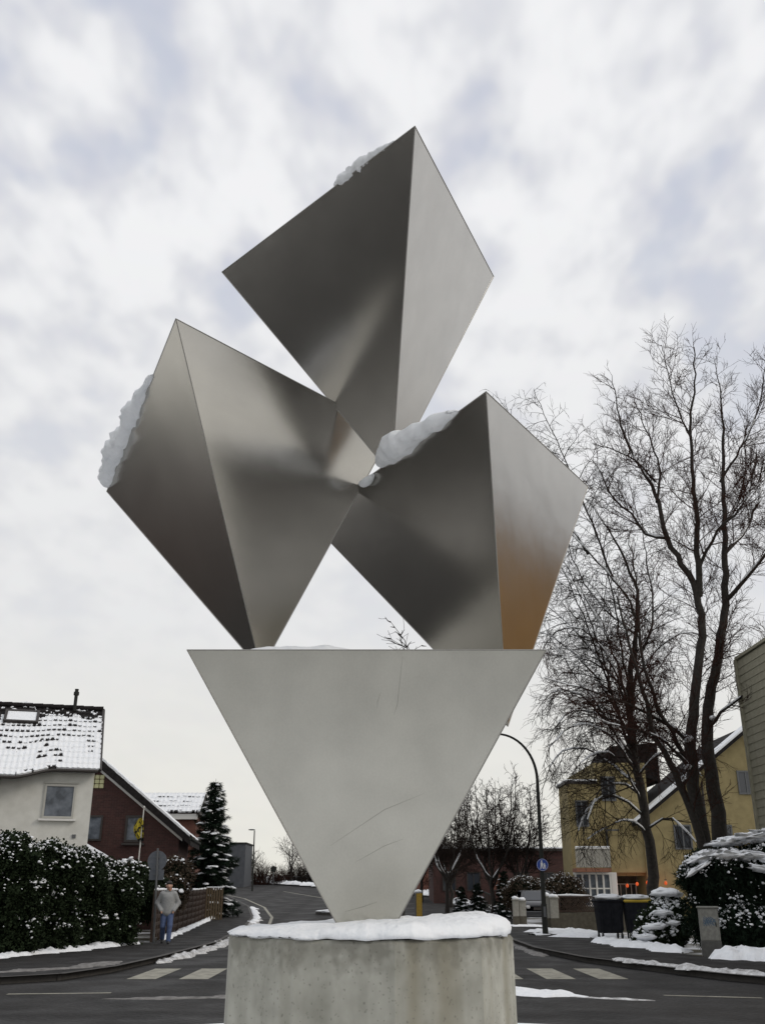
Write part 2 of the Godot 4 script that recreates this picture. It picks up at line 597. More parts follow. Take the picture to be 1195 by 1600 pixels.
func ground_and_streets():
	# ground: one sheet to the horizon
	var mb := MB.new()
	var pts := []
	var zs := []
	var z := 160.0
	while z > -10.0: zs.append(z); z -= 10.0
	while z > -176.0: zs.append(z); z -= 1.5
	zs.append_array([-200.0, -260.0, -400.0, -700.0])
	for zz in zs:
		for xx in [-600.0, -200.0, -60.0, -20.0, 0.0, 20.0, 60.0, 200.0, 600.0]:
			pts.append(Vector3(xx, ht(zz) - 0.06, zz))
	mb.grid(pts, 9, Vector3.UP)
	tag(obj("ground", mb, M.lawn), "snowy patchy lawn ground under and behind the houses", "ground", "", "structure")
	# cross street and the ring round the sculpture
	var kl := P2([[-60, -18.9], [-8.2, -19.0], [-6.9, -19.3], [-6.0, -20.1], [-5.5, -22], [-5.25, -25], [-5.0, -32], [-5.6, -42], [-6.9, -56], [-8.8, -69], [-12.4, -85], [-19, -103], [-31, -122], [-50, -142]])
	var il := P2([[-60, -23.6], [-9.9, -23.9], [-9.2, -24.2], [-8.8, -24.8], [-8.3, -26.4], [-7.8, -28.5], [-6.95, -32], [-7.9, -42], [-9.05, -56], [-11.3, -69], [-15.2, -86], [-22, -105], [-34, -125], [-53, -145]])
	var kr := P2([[60, -18.6], [8.4, -18.7], [7.0, -19.1], [6.3, -20.3], [5.7, -22], [4.7, -25], [4.15, -29], [4.1, -36], [4.3, -45], [4.6, -56], [5.0, -68], [4.2, -85], [-0.5, -100], [-8, -112], [-22, -138], [-44, -160]])
	var ir := P2([[60, -23.0], [9.6, -23.0], [8.6, -23.3], [7.9, -24.2], [7.5, -25.6], [7.3, -28], [7.0, -32], [6.85, -38], [6.65, -45], [6.5, -56], [6.9, -68], [6.2, -87], [1, -103.5], [-7, -116], [-21, -142], [-43, -164]])
	tag(obj("cross_street", strip(P2([[-60, 14], [60, 14]]), P2([[-60, -19.2], [60, -19.2]]), 0.0), M.asphalt), "wet dark asphalt of the cross street round the sculpture", "road", "", "structure")
	# street climbing away, between the kerbs
	var ra := P2([[-9.0, -19.2], [-6.0, -20.6], [-5.4, -25], [-5.1, -32], [-5.7, -42], [-7.0, -56], [-8.9, -69], [-12.5, -85], [-19, -103.2], [-31, -122.2], [-50, -142.2]])
	var rb := P2([[9.0, -19.2], [6.4, -20.6], [4.8, -25], [4.2, -32], [4.4, -42], [4.7, -56], [5.1, -69], [4.3, -86], [-2, -103.2], [-12, -121], [-43.5, -161]])
	tag(obj("road", strip(ra, rb, 0.0), M.asphalt), "wet asphalt road climbing away and bending left", "road", "", "structure")
	for sd in 2:
		var kk := kl if sd == 0 else kr
		var ii := il if sd == 0 else ir
		var pv := obj("pavement", strip(kk, ii, 0.12), M.walk)
		tag(pv, "dark wet pavement beside the hedge and board fence" if sd == 0 else "dark wet pavement in front of the bins and gate posts", "pavement", "", "structure")
		var km := MB.new()
		for i in kk.size() - 1:
			var l: float = (kk[i + 1] - kk[i]).length()
			var n := maxi(1, int(l / 2.5))
			for j in n:
				var a: Vector2 = kk[i].lerp(kk[i + 1], float(j) / n)
				var b: Vector2 = kk[i].lerp(kk[i + 1], float(j + 1) / n)
				var o2: Vector2 = (b - a).normalized().orthogonal() * 0.14
				if sd == 1: o2 = -o2
				var A := Vector3(a.x, ht(a.y), a.y)
				var B := Vector3(b.x, ht(b.y), b.y)
				var O := Vector3(o2.x, 0, o2.y)
				var U := Vector3.UP * 0.128
				km.quad(A + U - O * 0.1, B + U - O * 0.1, B + U + O * 0.9, A + U + O * 0.9, Vector3.UP)
				km.quad(A + O * 0.9 - Vector3.UP * 0.05, B + O * 0.9 - Vector3.UP * 0.05, B + U + O * 0.9, A + U + O * 0.9, O)
		obj("kerb", km, M.kerb, pv)
	# zebra crossing
	var zb := Node3D.new()
	zb.name = "zebra_crossing"
	add_child(zb)
	tag(zb, "worn cream zebra crossing over the road behind the sculpture", "crossing", "", "structure")
	for i in 10:
		var x0 := -4.9 + i * 1.005
		var s := MB.new()
		s.grid([Vector3(x0, 0.004, -20.45), Vector3(x0 + 0.56, 0.004, -20.45), Vector3(x0 - 0.02, 0.004, -23.1), Vector3(x0 + 0.54, 0.004, -23.1)], 2, Vector3.UP)
		obj("stripe", s, M.paint, zb)
	for q in [[-6.15, -17.55, -4.5, -17.75], [4.55, -17.35, 6.0, -16.95]]:
		var mk := MB.new()
		mk.grid([Vector3(q[0], 0.004, q[1]), Vector3(q[2], 0.004, q[3]), Vector3(q[0], 0.004, q[1] - 0.13), Vector3(q[2], 0.004, q[3] - 0.13)], 2, Vector3.UP)
		tag(obj("road_marking", mk, M.paint), "thin white road line left of the plinth" if q[0] < 0 else "thin white road line right of the plinth", "road marking", "", "structure")
	# pale worn lines further up the road
	for pl in [[[-5.3, -48], [-6.2, -58], [-8.0, -70], [-11.2, -84], [-17, -101]], [[-1.2, -62], [-2.4, -72], [-4.6, -84], [-9.6, -100]]]:
		var a := []
		var b := []
		for q in pl:
			a.append(Vector2(q[0], q[1])); b.append(Vector2(q[0] + 0.16, q[1]))
		tag(obj("road_marking", strip(a, b, 0.005), M.paint), "faded edge line along the left kerb of the climbing road" if pl[0][0] < -4 else "faded centre line of the climbing road", "road marking", "", "structure")
	# central island
	var isl := MB.new()
	var ip := []
	for j in 9:
		var rr := [0.0, 1.6, 3.2, 4.8, 6.1, 6.35, 6.47, 6.5, 6.5][j] as float
		for i in 48:
			var a := TAU * i / 48
			var y: float = [0.2, 0.2, 0.19, 0.17, 0.145, 0.13, 0.12, 0.1, -0.02][j] + (0.05 * nz.get_noise_2d(cos(a) * rr, sin(a) * rr) if j > 0 and j < 5 else 0.0)
			ip.append(Vector3(cos(a) * rr, y, -6.65 + sin(a) * rr))
	isl.grid(ip, 48, Vector3.UP, true)
	for i in isl.n.size():
		if isl.n[i].y < 0.0: isl.n[i] = -isl.n[i]
	isl.fix_winding()
	tag(obj("central_island_ground", isl, M.snow), "snow covered round island that the sculpture stands on", "traffic island", "", "structure")
	# snow along pavements and on the road
	snow_bank("ragged snow along the foot of the laurel hedge", [[-14, -24.0], [-9.9, -24.1], [-9.0, -24.7], [-8.45, -26.3], [-7.9, -28.6], [-7.2, -31.2]], 0.42, 0.14, 1, M.snow, 0.1)
	snow_bank("thin snow at the foot of the board fence", [[-6.85, -32.6], [-7.6, -40], [-8.3, -47], [-9.1, -57], [-11.2, -68]], 0.17, 0.12, 2, M.snow, -0.1)
	snow_bank("dirty snow pushed along the left kerb past the zebra crossing", [[-5.2, -24.6], [-4.95, -30], [-5.1, -36], [-5.7, -44], [-6.7, -55]], 0.34, 0.13, 3, M.dirty_snow, 0.1, 0.0)
	snow_bank("white snow heap on the left kerb further up the road", [[-6.3, -50], [-6.75, -56], [-7.7, -63], [-8.7, -69]], 0.26, 0.12, 4, M.snow, 0.1, 0.03)
	snow_bank("brown slush on the left pavement corner", [[-11, -20.2], [-7.4, -20.4], [-6.2, -21.6], [-5.8, -23.5]], 0.35, 0.03, 5, M.slush, 0.1)
	snow_bank("slush smear on the road left of the plinth", [[-4.4, -16.9], [-3.3, -17.0], [-1.8, -17.3]], 0.28, 0.03, 6, M.slush, -0.1, 0.0)
	snow_bank("bright snow patch on the road right of the plinth", [[1.4, -18.1], [2.2, -17.9], [2.75, -17.5], [3.25, -17.1]], 0.42, 0.08, 7, M.snow, 0.0, 0.0)
	snow_bank("thin slush tail running right from the snow patch by the plinth", [[3.0, -17.2], [3.6, -16.9], [4.2, -16.6]], 0.12, 0.03, 8, M.dirty_snow, -0.1, 0.0)
	snow_bank("smooth snow bank in front of the big yew shrub on the right", [[7.75, -25.0], [8.1, -24.3], [8.8, -23.9], [10.2, -23.7], [14, -23.6]], 0.62, 0.28, 9, M.snow, -0.3)
	snow_bank("dirty snow ridge along the right kerb corner", [[5.2, -24.2], [5.7, -22.6], [6.3, -20.9], [7.0, -19.8], [8.4, -19.3], [13, -19.2]], 0.24, 0.09, 10, M.dirty_snow, 0.1)
	snow_bank("snow heap round the foot of the small snowy shrub", [[6.6, -32.4], [7.1, -30.0], [7.35, -28.2], [7.5, -26.5]], 0.45, 0.16, 11, M.snow, -0.1)
	snow_bank("snow on the ground in front of the lattice fence", [[6.2, -40.4], [7.0, -38.6], [7.1, -36.3], [6.9, -34.6]], 0.85, 0.14, 12, M.snow, -0.2)
	snow_bank("snow in the driveway between the gate posts", [[5.4, -46.2], [6.6, -45.4], [8.2, -45.4]], 0.9, 0.08, 13, M.snow, 0.0)
	snow_bank("little snow heap at the foot of the arched street lamp", [[5.2, -36.8], [5.9, -37.0]], 0.35, 0.08, 14, M.snow, 0.0)
	snow_bank("dirty slush along the right kerb by the zebra crossing", [[4.1, -27], [4.05, -33], [4.1, -40]], 0.2, 0.06, 15, M.slush, 0.0, 0.0)
	snow_bank("white snow verge along the railing on the far right of the road", [[5.5, -62], [5.7, -70], [5.3, -84], [2.2, -98]], 0.6, 0.3, 16, M.snow, -0.2)
	snow_bank("snow verge on the outside of the far road bend", [[1, -100], [-7.5, -113.5], [-21, -139], [-40, -160]], 0.8, 0.35, 17, M.snow, -0.1)

# ---------------------------------------------------------------- sculpture
func tetra(parent: Node3D, q: Array, front: Material):
	var t := Node3D.new()
	t.name = "tetrahedron"
	parent.add_child(t, true)
	var cen: Vector3 = (q[0] + q[1] + q[2] + q[3]) / 4.0
	for f in [[0, 1, 3, 2], [0, 2, 3, 1], [0, 1, 2, 3], [1, 2, 3, 0]]:
		var a: Vector3 = q[f[0]]
		var b: Vector3 = q[f[1]]
		var c: Vector3 = q[f[2]]
		var nr := (b - a).cross(c - a).normalized()
		if nr.dot(a - cen) < 0.0: nr = -nr
		var mb := MB.new()
		mb.tri(a, b, c, nr)
		var k := nr * -0.004
		mb.tri(a + k, b + k, c + k, -nr)
		obj("face_panel", mb, front, t)
	for e in [[0, 1], [0, 2], [0, 3], [1, 2], [1, 3], [2, 3]]:
		var sm := MB.new()
		sm.tube(V([q[e[0]], q[e[1]]]), F([0.0035, 0.0035]), 8)
		obj("weld_seam", sm, M.seam, t)

func sculpture():
	var cz := -6.65
	# concrete plinth: ten sided drum
	var pl := thing("concrete_plinth", "ten sided weathered concrete plinth under the steel sculpture", "plinth", Vector3(-0.09, 0, cz))
	var R := 0.905
	var mb := MB.new()
	var wear := MB.new()
	for i in 10:   # rounded, slightly paler arrises between the flat sides
		var aa := deg_to_rad(-26.0 + i * 36.0)
		wear.tube(V([Vector3(sin(aa) * (R + 0.004), -0.1, cos(aa) * (R + 0.004)), Vector3(sin(aa) * (R - 0.008), 1.318, cos(aa) * (R - 0.008))]), F([0.007, 0.007]), 8, false)
	obj("arris", wear, M.concrete_edge, pl)
	var prof := [[-0.1, R + 0.012], [1.322, R], [1.34, R - 0.018], [1.34, 0.0]]
	for i in 10:
		var a0 := deg_to_rad(-26.0 + i * 36.0)
		var a1 := a0 + deg_to_rad(36.0)
		for j in 3:
			var y0: float = prof[j][0]
			var y1: float = prof[j + 1][0]
			var r0: float = prof[j][1]
			var r1: float = prof[j + 1][1]
			var k := mb.v.size()
			mb.quad(Vector3(sin(a0) * r0, y0, cos(a0) * r0), Vector3(sin(a1) * r0, y0, cos(a1) * r0), Vector3(sin(a1) * r1, y1, cos(a1) * r1), Vector3(sin(a0) * r1, y1, cos(a0) * r1), Vector3(sin((a0 + a1) / 2), 0.2 if j < 2 else 9.0, cos((a0 + a1) / 2)))
			for e in mb.v.size() - k:
				var uu := (i + (0.0 if e == 0 or e == 3 else 1.0)) / 10.0
				mb.u[k + e] = Vector2(uu, 1.0 - clampf(mb.v[k + e].y / 1.34, 0.0, 0.995))
	obj("drum", mb, M.concrete, pl)
	# steel
	var sc := thing("steel_sculpture", "brushed steel sculpture of four balanced tetrahedra", "sculpture", Vector3(-0.1, 1.05, cz))
	var o := Vector3(-0.1, 1.05, cz)
	var base := [Vector3(-1.235, 3.012, -6.0) - o, Vector3(1.035, 3.012, -6.0) - o, Vector3(-0.1, 3.012, -7.96) - o, Vector3(-0.1, 1.085, -6.66) - o]
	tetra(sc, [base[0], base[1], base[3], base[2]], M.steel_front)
	var top := [Vector3(0.201, 6.015, -4.704) - o, Vector3(-1.252, 6.09, -6.328) - o, Vector3(0.935, 6.407, -6.839) - o, Vector3(0.068, 4.431, -6.485) - o]
	var lef := [Vector3(-1.323, 5.008, -5.306) - o, Vector3(-2.239, 4.613, -7.239) - o, Vector3(0.074, 4.977, -6.887) - o, Vector3(-0.824, 2.988, -6.491) - o]
	var rig := [Vector3(0.656, 4.541, -5.418) - o, Vector3(-0.602, 4.425, -7.402) - o, Vector3(1.689, 4.692, -7.318) - o, Vector3(0.847, 2.628, -6.606) - o]
	tetra(sc, top, M.steel)
	# fine scratches on the front panel
	var pa: Vector3 = base[0]
	var pb: Vector3 = base[1]
	var pc: Vector3 = base[3]
	var fn := (pb - pa).cross(pc - pa).normalized()
	if fn.z < 0: fn = -fn
	for q in [[0.60, 0.02, 0.585, 0.17, 0.575, 0.2], [0.40, 0.60, 0.55, 0.49, 0.66, 0.44], [0.47, 0.65, 0.55, 0.60, 0.60, 0.58], [0.44, 0.80, 0.49, 0.785, 0.53, 0.77], [0.54, 0.13, 0.53, 0.16, 0.53, 0.18]]:
		var wpts := PackedVector3Array()
		for e in 3:
			var dn: float = q[e * 2 + 1]
			wpts.append(pa + (pb - pa) * (q[e * 2] as float) + (pc - (pa + pb) * 0.5) * dn + fn * 0.0005)
		var wm := MB.new()
		wm.tube(wpts, F([0.0004, 0.0011, 0.0004]), 5, false)
		obj("scratch", wm, M.scratch, sc)
	tetra(sc, lef, M.steel)
	tetra(sc, rig, M.steel)
	# snow on it
	var sp := MB.new()
	var pts := []
	for j in 12:
		var rr: float = [0.0, 0.25, 0.45, 0.6, 0.72, 0.80, 0.84, 0.875, 0.90, 0.908, 0.90, 0.86][j]
		for i in 72:
			var a := TAU * i / 72
			var sec := fposmod(rad_to_deg(a) + 26.0, 36.0) - 18.0
			var deca := cos(deg_to_rad(18.0)) / cos(deg_to_rad(sec))
			var d := Vector3(sin(a), 0, cos(a))
			var nn := nz.get_noise_3d(d.x * rr * 2.5, 3.0, d.z * rr * 2.5)
			var n2 := nz.get_noise_3d(d.x * rr * 7.0, 8.0, d.z * rr * 7.0)
			var side := 0.072 + 0.045 * d.x * minf(rr, 0.9) / 0.9 + 0.03 * nn
			var y: float = side * [1.0, 1.0, 1.02, 1.02, 1.0, 0.97, 0.9, 0.78, 0.55, 0.28, 0.02, 0.0][j] + 0.014 * n2 * (1.0 if j < 9 else 0.3)
			if j >= 9: y += 0.012 * nz.get_noise_2d(a * 7.0, 4.0)
			y += 0.006 * nz.get_noise_3d(d.x * rr * 22.0, 5.0, d.z * rr * 22.0) * (1.0 if j < 10 else 0.0)
			var r2 := rr * (1.0 if j < 4 else lerpf(1.0, deca, 0.8)) * (1.0 + (0.05 * nz.get_noise_2d(a * 5.0, 1.0) if j > 4 else 0.0))
			pts.append(Vector3(d.x * r2, 1.342 + y, d.z * r2))
	sp.grid(pts, 72, Vector3.UP, true)
	for i in sp.n.size():
		if sp.n[i].dot(Vector3(sp.v[i].x, maxf(0.05, sp.v[i].y - 1.3) * 6.0, sp.v[i].z)) < 0.0: sp.n[i] = -sp.n[i]
	sp.fix_winding()
	var ps := obj("plinth_snow", sp, M.snow)
	ps.position = Vector3(-0.09, 0, cz)
	tag(ps, "thick smooth cushion of snow lying on the concrete plinth", "snow")
	ridge("snow clump clinging near the tip of the topmost tetrahedron", top[0].lerp(top[1], 0.08) + o, top[0].lerp(top[1], 0.36) + o, 0.065, Vector3(-0.005, 0.03, -0.05), 21, 0.5, 0.35)
	ridge("long snow crust down the outer edge of the left tetrahedron", lef[0].lerp(lef[1], 0.27) + o, lef[0].lerp(lef[1], 0.97) + o, 0.085, Vector3(-0.05, 0.035, -0.03), 22, 0.8, 0.4)
	ridge("big curved snow slab sliding off the right tetrahedron", rig[0].lerp(rig[1], 0.12) + o, rig[0].lerp(rig[1], 0.53) + o, 0.10, Vector3(-0.03, 0.03, 0.03), 23, 1.0, 0.07)
	ridge("small icy snow lump at the joint of the left and right tetrahedra", rig[0].lerp(rig[1], 0.575) + o, rig[0].lerp(rig[1], 0.655) + o, 0.05, Vector3(0.0, -0.045, 0.05), 24, 0.3)
	ridge("low snow layer on the flat top of the lowest tetrahedron", Vector3(-0.86, 3.02, -6.1), Vector3(-0.2, 3.02, -6.1), 0.06, Vector3(0, 0.0, 0), 25, 0.0)

func ridge(label: String, a: Vector3, b: Vector3, r: float, off: Vector3, sd: int, grow: float, rough := 0.1):
	var mb := MB.new()
	var m := 40
	var t := (b - a).normalized()
	var x := t.cross(Vector3.UP).normalized()
	var y := x.cross(t).normalized()
	var pts := []
	for i in m + 1:
		var f := float(i) / m
		var env := pow(maxf(0.0, sin(PI * clampf(f, 0.0, 1.0))), 0.35) * (1.0 - grow * 0.5 + grow * f)
		var big := 0.85 + 0.4 * nz.get_noise_2d(f * (1.6 + rough * 9.0) * (b - a).length(), sd * 11.0)
		for k in 18:
			var an := TAU * k / 18
			var d := x * cos(an) + y * sin(an) * 0.8
			var p := a.lerp(b, f) + off * env
			var q := p + d * r * env * big
			var rag := 1.0 + 0.30 * nz.get_noise_3dv(q * 4.0 + Vector3(sd, 0, 0)) + rough * nz.get_noise_3dv(q * 15.0)
			pts.append(p + d * r * env * big * rag)
	mb.grid(pts, 18, Vector3.UP, true)
	# normals outwards
	for i in mb.v.size():
		var f2 := (i / 18) / float(m)
		var out := mb.v[i] - (a.lerp(b, f2) + off)
		if mb.n[i].dot(out) < 0.0: mb.n[i] = -mb.n[i]
	mb.fix_winding()
	tag(obj("snow_clump", mb, M.snow), label, "snow")

# ---------------------------------------------------------------- house helpers (local frame: x along the front, z towards the viewer)
func wall_quad(nm: String, poly: Array, z: float, depth: float, m: Material, parent: Node) -> MeshInstance3D:
	var mb := MB.new()
	var p := PackedVector2Array()
	for q in poly: p.append(Vector2(q[0], q[1]))
	mb.prism(p, Vector3(0, 0, z - depth), Basis.IDENTITY, depth)
	return obj(nm, mb, m, parent)

func window(parent: Node, x0: float, x1: float, y0: float, y1: float, z: float, frame: Material, pane: Material, fw := 0.06, bars := 0, sill := true, nm := "window") -> Node3D:
	var w := Node3D.new()
	w.name = nm
	parent.add_child(w, true)
	var f := MB.new()
	var cx := (x0 + x1) / 2
	var cy := (y0 + y1) / 2
	for s in [-1.0, 1.0]:
		f.box(Vector3(cx + s * ((x1 - x0) / 2 - fw / 2), cy, z + 0.02), Vector3(fw, y1 - y0, 0.08))
		f.box(Vector3(cx, cy + s * ((y1 - y0) / 2 - fw / 2), z + 0.021), Vector3(x1 - x0 - 2 * fw, fw, 0.08))
	for k in bars:
		f.box(Vector3(lerpf(x0, x1, (k + 1.0) / (bars + 1)), cy, z + 0.02), Vector3(fw * 0.8, y1 - y0 - 2 * fw, 0.07))
	obj("frame", f, frame, w)
	bx("pane", Vector3(cx, cy, z + 0.008), Vector3(x1 - x0 - fw, y1 - y0 - fw, 0.02), pane, w)
	if sill: bx("sill", Vector3(cx, y0 - 0.05, z + 0.06), Vector3(x1 - x0 + 0.2, 0.07, 0.18), M.trim_white, w)
	return w

func roof_eave(style: int, x: float) -> float:
	# how far down the slope the eave lies: lower at the left, swinging up to the right
	return lerpf(-0.55, 0.0, smoothstep(6.35, 7.75, x)) if style == 0 else 0.0

func roof_bare(style: int, fu: float, fv: float, cu: int, cv: int) -> bool:
	var ti := nz.get_noise_2d(floorf(fu) * 7.3, floorf(fv) * 5.1)
	var nose := absf(fposmod(fu, 1.0) - 0.5) < (0.40 + 0.25 * ti) * (1.15 - fposmod(fv, 1.0))
	if style == 1:
		return nose and fposmod(fv, 1.0) < 0.4 and nz.get_noise_2d(fu * 0.2, fv * 0.8 + 50.0) > 0.0
	if fv > cv - 1.9 + 1.1 * nz.get_noise_2d(fu * 0.35, 2.0):
		return nz.get_noise_2d(fu * 0.5, fv * 1.4 + 30.0) < 0.38
	var zone := nz.get_noise_2d(fu * 0.12 + 3.0, fv * 0.16 + 7.0) + 0.75 * clampf((fv / cv - 0.42) * 3.0, -1.0, 1.0) + (0.3 if fu > cu * 0.68 and fu < cu * 0.97 else -0.12)
	return nose and fposmod(fv, 1.0) < 0.45 + 0.6 * ti and zone + 0.35 * ti > 0.08

func tiled_roof(parent: Node3D, o: Vector3, ud: Vector3, vd: Vector3, W: float, L: float, style: int, tw := 0.2, tl := 0.34, thick := 0.05):
	# o = left end of the eave, ud along the eave, vd up the slope. Rows of curved tiles, snow lying on them.
	var nr := ud.cross(vd).normalized()
	if nr.y < 0: nr = -nr
	var cu := int(W / tw)
	var cv := int(L / tl)
	var mb := MB.new()
	var sn := MB.new()
	for j in cv:
		var rows := []
		for s in 3:
			var fv: float = [0.0, 0.02, 1.0][s]
			for i in cu * 4 + 1:
				var fu := fposmod(i / 4.0, 1.0)
				var hgt: float = 0.028 * (0.5 + 0.5 * cos(TAU * fu)) + 0.035 * (1.0 - fv) - (0.04 if s == 0 else 0.0)
				var x := i / 4.0 * tw
				var lo := roof_eave(style, x)
				var y := lo + (L - lo) * (j + fv) / cv
				rows.append(o + ud * x + vd * y + nr * hgt)
		mb.grid(rows, cu * 4 + 1, nr)
	var rt := obj("roof_tiles", mb, M.tile, parent)
	rt.set_meta("kind", "stuff")
	# snow: cells that are covered
	var gu := cu * 6
	var gv := cv * 6
	var P := PackedVector3Array()
	for j in gv + 1:
		for i in gu + 1:
			var fu := fposmod(i / 6.0, 1.0)
			var fv := fposmod(j / 6.0, 1.0)
			var x := i / 6.0 * tw
			var lo := roof_eave(style, x)
			var y := lo + (L - lo) * j / float(gv)
			var t := thick * (0.75 + 0.35 * nz.get_noise_2d(x * 3.0, y * 3.0))
			P.append(o + ud * x + vd * y + nr * (0.028 * (0.5 + 0.5 * cos(TAU * fu)) * 0.8 + 0.03 * (1.0 - fv) + t))
	for j in gv:
		for i in gu:
			var cov: bool = not roof_bare(style, (i + 0.5) / 6.0, (j + 0.5) / 6.0, cu, cv)
			if not cov: continue
			var a := P[j * (gu + 1) + i]
			var b := P[j * (gu + 1) + i + 1]
			var c := P[(j + 1) * (gu + 1) + i + 1]
			var d := P[(j + 1) * (gu + 1) + i]
			sn.quad(a, b, c, d, nr)
			# skirts where the neighbour is bare
			for e in [[-1, 0, a, d], [1, 0, b, c], [0, -1, a, b], [0, 1, d, c]]:
				var ni: int = i + e[0]
				var nj: int = j + e[1]
				if ni < 0 or nj < 0 or ni >= gu or nj >= gv or roof_bare(style, (ni + 0.5) / 6.0, (nj + 0.5) / 6.0, cu, cv):
					sn.quad(e[2], e[3], e[3] - nr * (thick + 0.03), e[2] - nr * (thick + 0.03), ud * e[0] + vd * e[1])
	if sn.v.size():
		var so := obj("roof_snow", sn, M.snow, parent)
		so.set_meta("kind", "stuff")

func houses_left():
	# ---- white rendered house
	var h := thing("white_house", "white rendered house with snowy tiled roof, skylight and one upper window", "house", Vector3(-10.42, 0.1, -36), deg_to_rad(17.5))
	wall_quad("wall", [[-9, -0.3], [0, -0.3], [0, 5.58], [-1.65, 5.58], [-2.0, 5.48], [-2.4, 5.3], [-2.75, 5.2], [-9, 5.18]], 0.0, 0.3, M.render_white, h)
	# right gable wall
	var gm := MB.new()
	var pg := PackedVector2Array([Vector2(0.3, -0.3), Vector2(6.4, -0.3), Vector2(6.4, 5.5), Vector2(3.2, 8.05), Vector2(0.3, 5.75)])
	gm.prism(pg, Vector3(-0.3, 0, 0), Basis(Vector3(0, 0, -1), Vector3.UP, Vector3(1, 0, 0)), 0.297)
	obj("wall", gm, M.render_white, h)
	bx("wall", Vector3(-4.5, 2.6, -6.4), Vector3(9, 5.8, 0.3), M.render_white, h)
	bx("wall", Vector3(-8.9, 2.6, -3.3), Vector3(0.28, 5.75, 5.8), M.render_white, h)
	var up := Vector3(0, 8.22 - 5.52, -3.55).normalized()
	var sl := Vector3(0, 8.22 - 5.52, -3.55).length()
	var ro := Vector3(-9.1, 5.5, 0.35)
	tiled_roof(h, ro, Vector3.RIGHT, up, 9.25, sl, 0, 0.185, 0.36, 0.045)
	# back slope
	var bm := MB.new()
	bm.quad(Vector3(-9.1, 8.2, -3.25), Vector3(0.15, 8.2, -3.25), Vector3(0.15, 5.4, -6.9), Vector3(-9.1, 5.4, -6.9), Vector3(0, 1, -1))
	obj("roof", bm, M.snow, h)
	# under side, verge, ridge, eave board
	var un := MB.new()
	un.quad(ro + Vector3(0, -0.04, 0), ro + Vector3(9.2, -0.04, 0), ro + Vector3(9.2, -0.04, 0) + up * sl, ro + Vector3(0, -0.04, 0) + up * sl, Vector3(0, -1, 0.2))
	obj("roof_lining", un, M.dark_frame, h)
	var vg := MB.new()
	vg.tube(V([Vector3(0.16, 5.48, 0.37), Vector3(0.16, 8.24, -3.2)]), F([0.065, 0.065]), 6)
	obj("verge_board", vg, M.dark_frame, h)
	var rg := MB.new()
	for k in 24:
		rg.tube(V([Vector3(-9.1 + k * 0.385, 8.26, -3.2), Vector3(-9.1 + k * 0.385 + 0.4, 8.27, -3.2)]), F([0.1, 0.11]), 8)
	obj("ridge_tiles", rg, M.tile, h)
	var rs := MB.new()
	for k in [[-6.5, -5.1], [-4.7, -3.6], [-3.1, -2.5]]:
		rs.tube(V([Vector3(k[0], 8.35, -3.2), Vector3((k[0] + k[1]) / 2, 8.37, -3.2), Vector3(k[1], 8.35, -3.2)]), F([0.02, 0.06, 0.02]), 8)
	obj("ridge_snow", rs, M.snow, h)
	# eave trim follows the swing
	var et := MB.new()
	var ep := PackedVector3Array()
	var er := PackedFloat32Array()
	for i in 47:
		var x := i * 0.2
		ep.append(ro + Vector3(x, -0.05, 0.02) + up * (roof_eave(0, x))); er.append(0.06)
	et.tube(ep, er, 6)
	obj("eave_board", et, M.dark_frame, h)
	window(h, -1.64, -0.58, 3.84, 5.0, 0.0, M.trim_grey, M.curtain, 0.07)
	for c in h.get_children():
		pass
	bx("window_surround", Vector3(-1.11, 5.06, 0.03), Vector3(1.2, 0.06, 0.06), M.trim_grey, h)
	bx("vent", Vector3(-0.48, 3.25, 0.02), Vector3(0.13, 0.12, 0.05), M.grey_metal, h)
	var dp := MB.new()
	dp.tube(V([Vector3(-3.25, 0, 0.08), Vector3(-3.25, 4.9, 0.08), Vector3(-3.2, 5.1, 0.3)]), F([0.05, 0.05, 0.05]), 8)
	obj("drainpipe", dp, M.dark_metal, h)
	# skylight, standing proud of the tiles
	var nr := Vector3.RIGHT.cross(up).normalized()
	if nr.y < 0: nr = -nr
	var sb := Basis(Vector3.RIGHT, up, nr)
	var sc := ro + Vector3(6.25, 0, 0) + up * (sl - 0.98) + nr * 0.1
	var sk := Node3D.new()
	sk.name = "skylight"
	h.add_child(sk, true)
	var sf := MB.new()
	for s in [-1.0, 1.0]:
		sf.box(sc + sb * Vector3(s * 0.58, 0, 0), Vector3(0.1, 0.9, 0.14), sb)
		sf.box(sc + sb * Vector3(0, s * 0.41, 0.001), Vector3(1.06, 0.09, 0.14), sb)
	obj("frame", sf, M.dark_frame, sk)
	bx("pane", sc + sb * Vector3(0, 0, 0.02), Vector3(1.06, 0.74, 0.03), M.snow, sk, 0.0, sb)
	# flue pipe
	var fl := MB.new()
	fl.tube(V([Vector3(-0.95, 8.1, -3.0), Vector3(-0.95, 8.72, -3.0), Vector3(-0.95, 8.74, -3.0), Vector3(-0.95, 8.86, -3.0), Vector3(-0.95, 8.88, -3.0), Vector3(-0.95, 8.98, -3.0)]), F([0.07, 0.07, 0.11, 0.11, 0.07, 0.08]), 10)
	obj("flue_pipe", fl, M.dark_metal, h)

	# ---- dark red brick house, gable towards us
	var b := thing("brick_house", "dark red brick house with snowy gable roof and glass block window", "house", Vector3(-13.2, 0.1, -46), deg_to_rad(6))
	wall_quad("wall", [[-4.0, -0.3], [3.95, -0.3], [3.95, 3.72], [0, 6.8], [-4.0, 3.72]], 0.0, 0.3, M.brick, b)
	bx("wall", Vector3(3.8, 1.75, -2.8), Vector3(0.3, 4.0, 5), M.brick, b)
	bx("wall", Vector3(-3.8, 1.75, -2.8), Vector3(0.3, 4.0, 5), M.brick, b)
	bx("wall", Vector3(0, 1.75, -5.2), Vector3(7.2, 4.0, 0.3), M.brick, b)
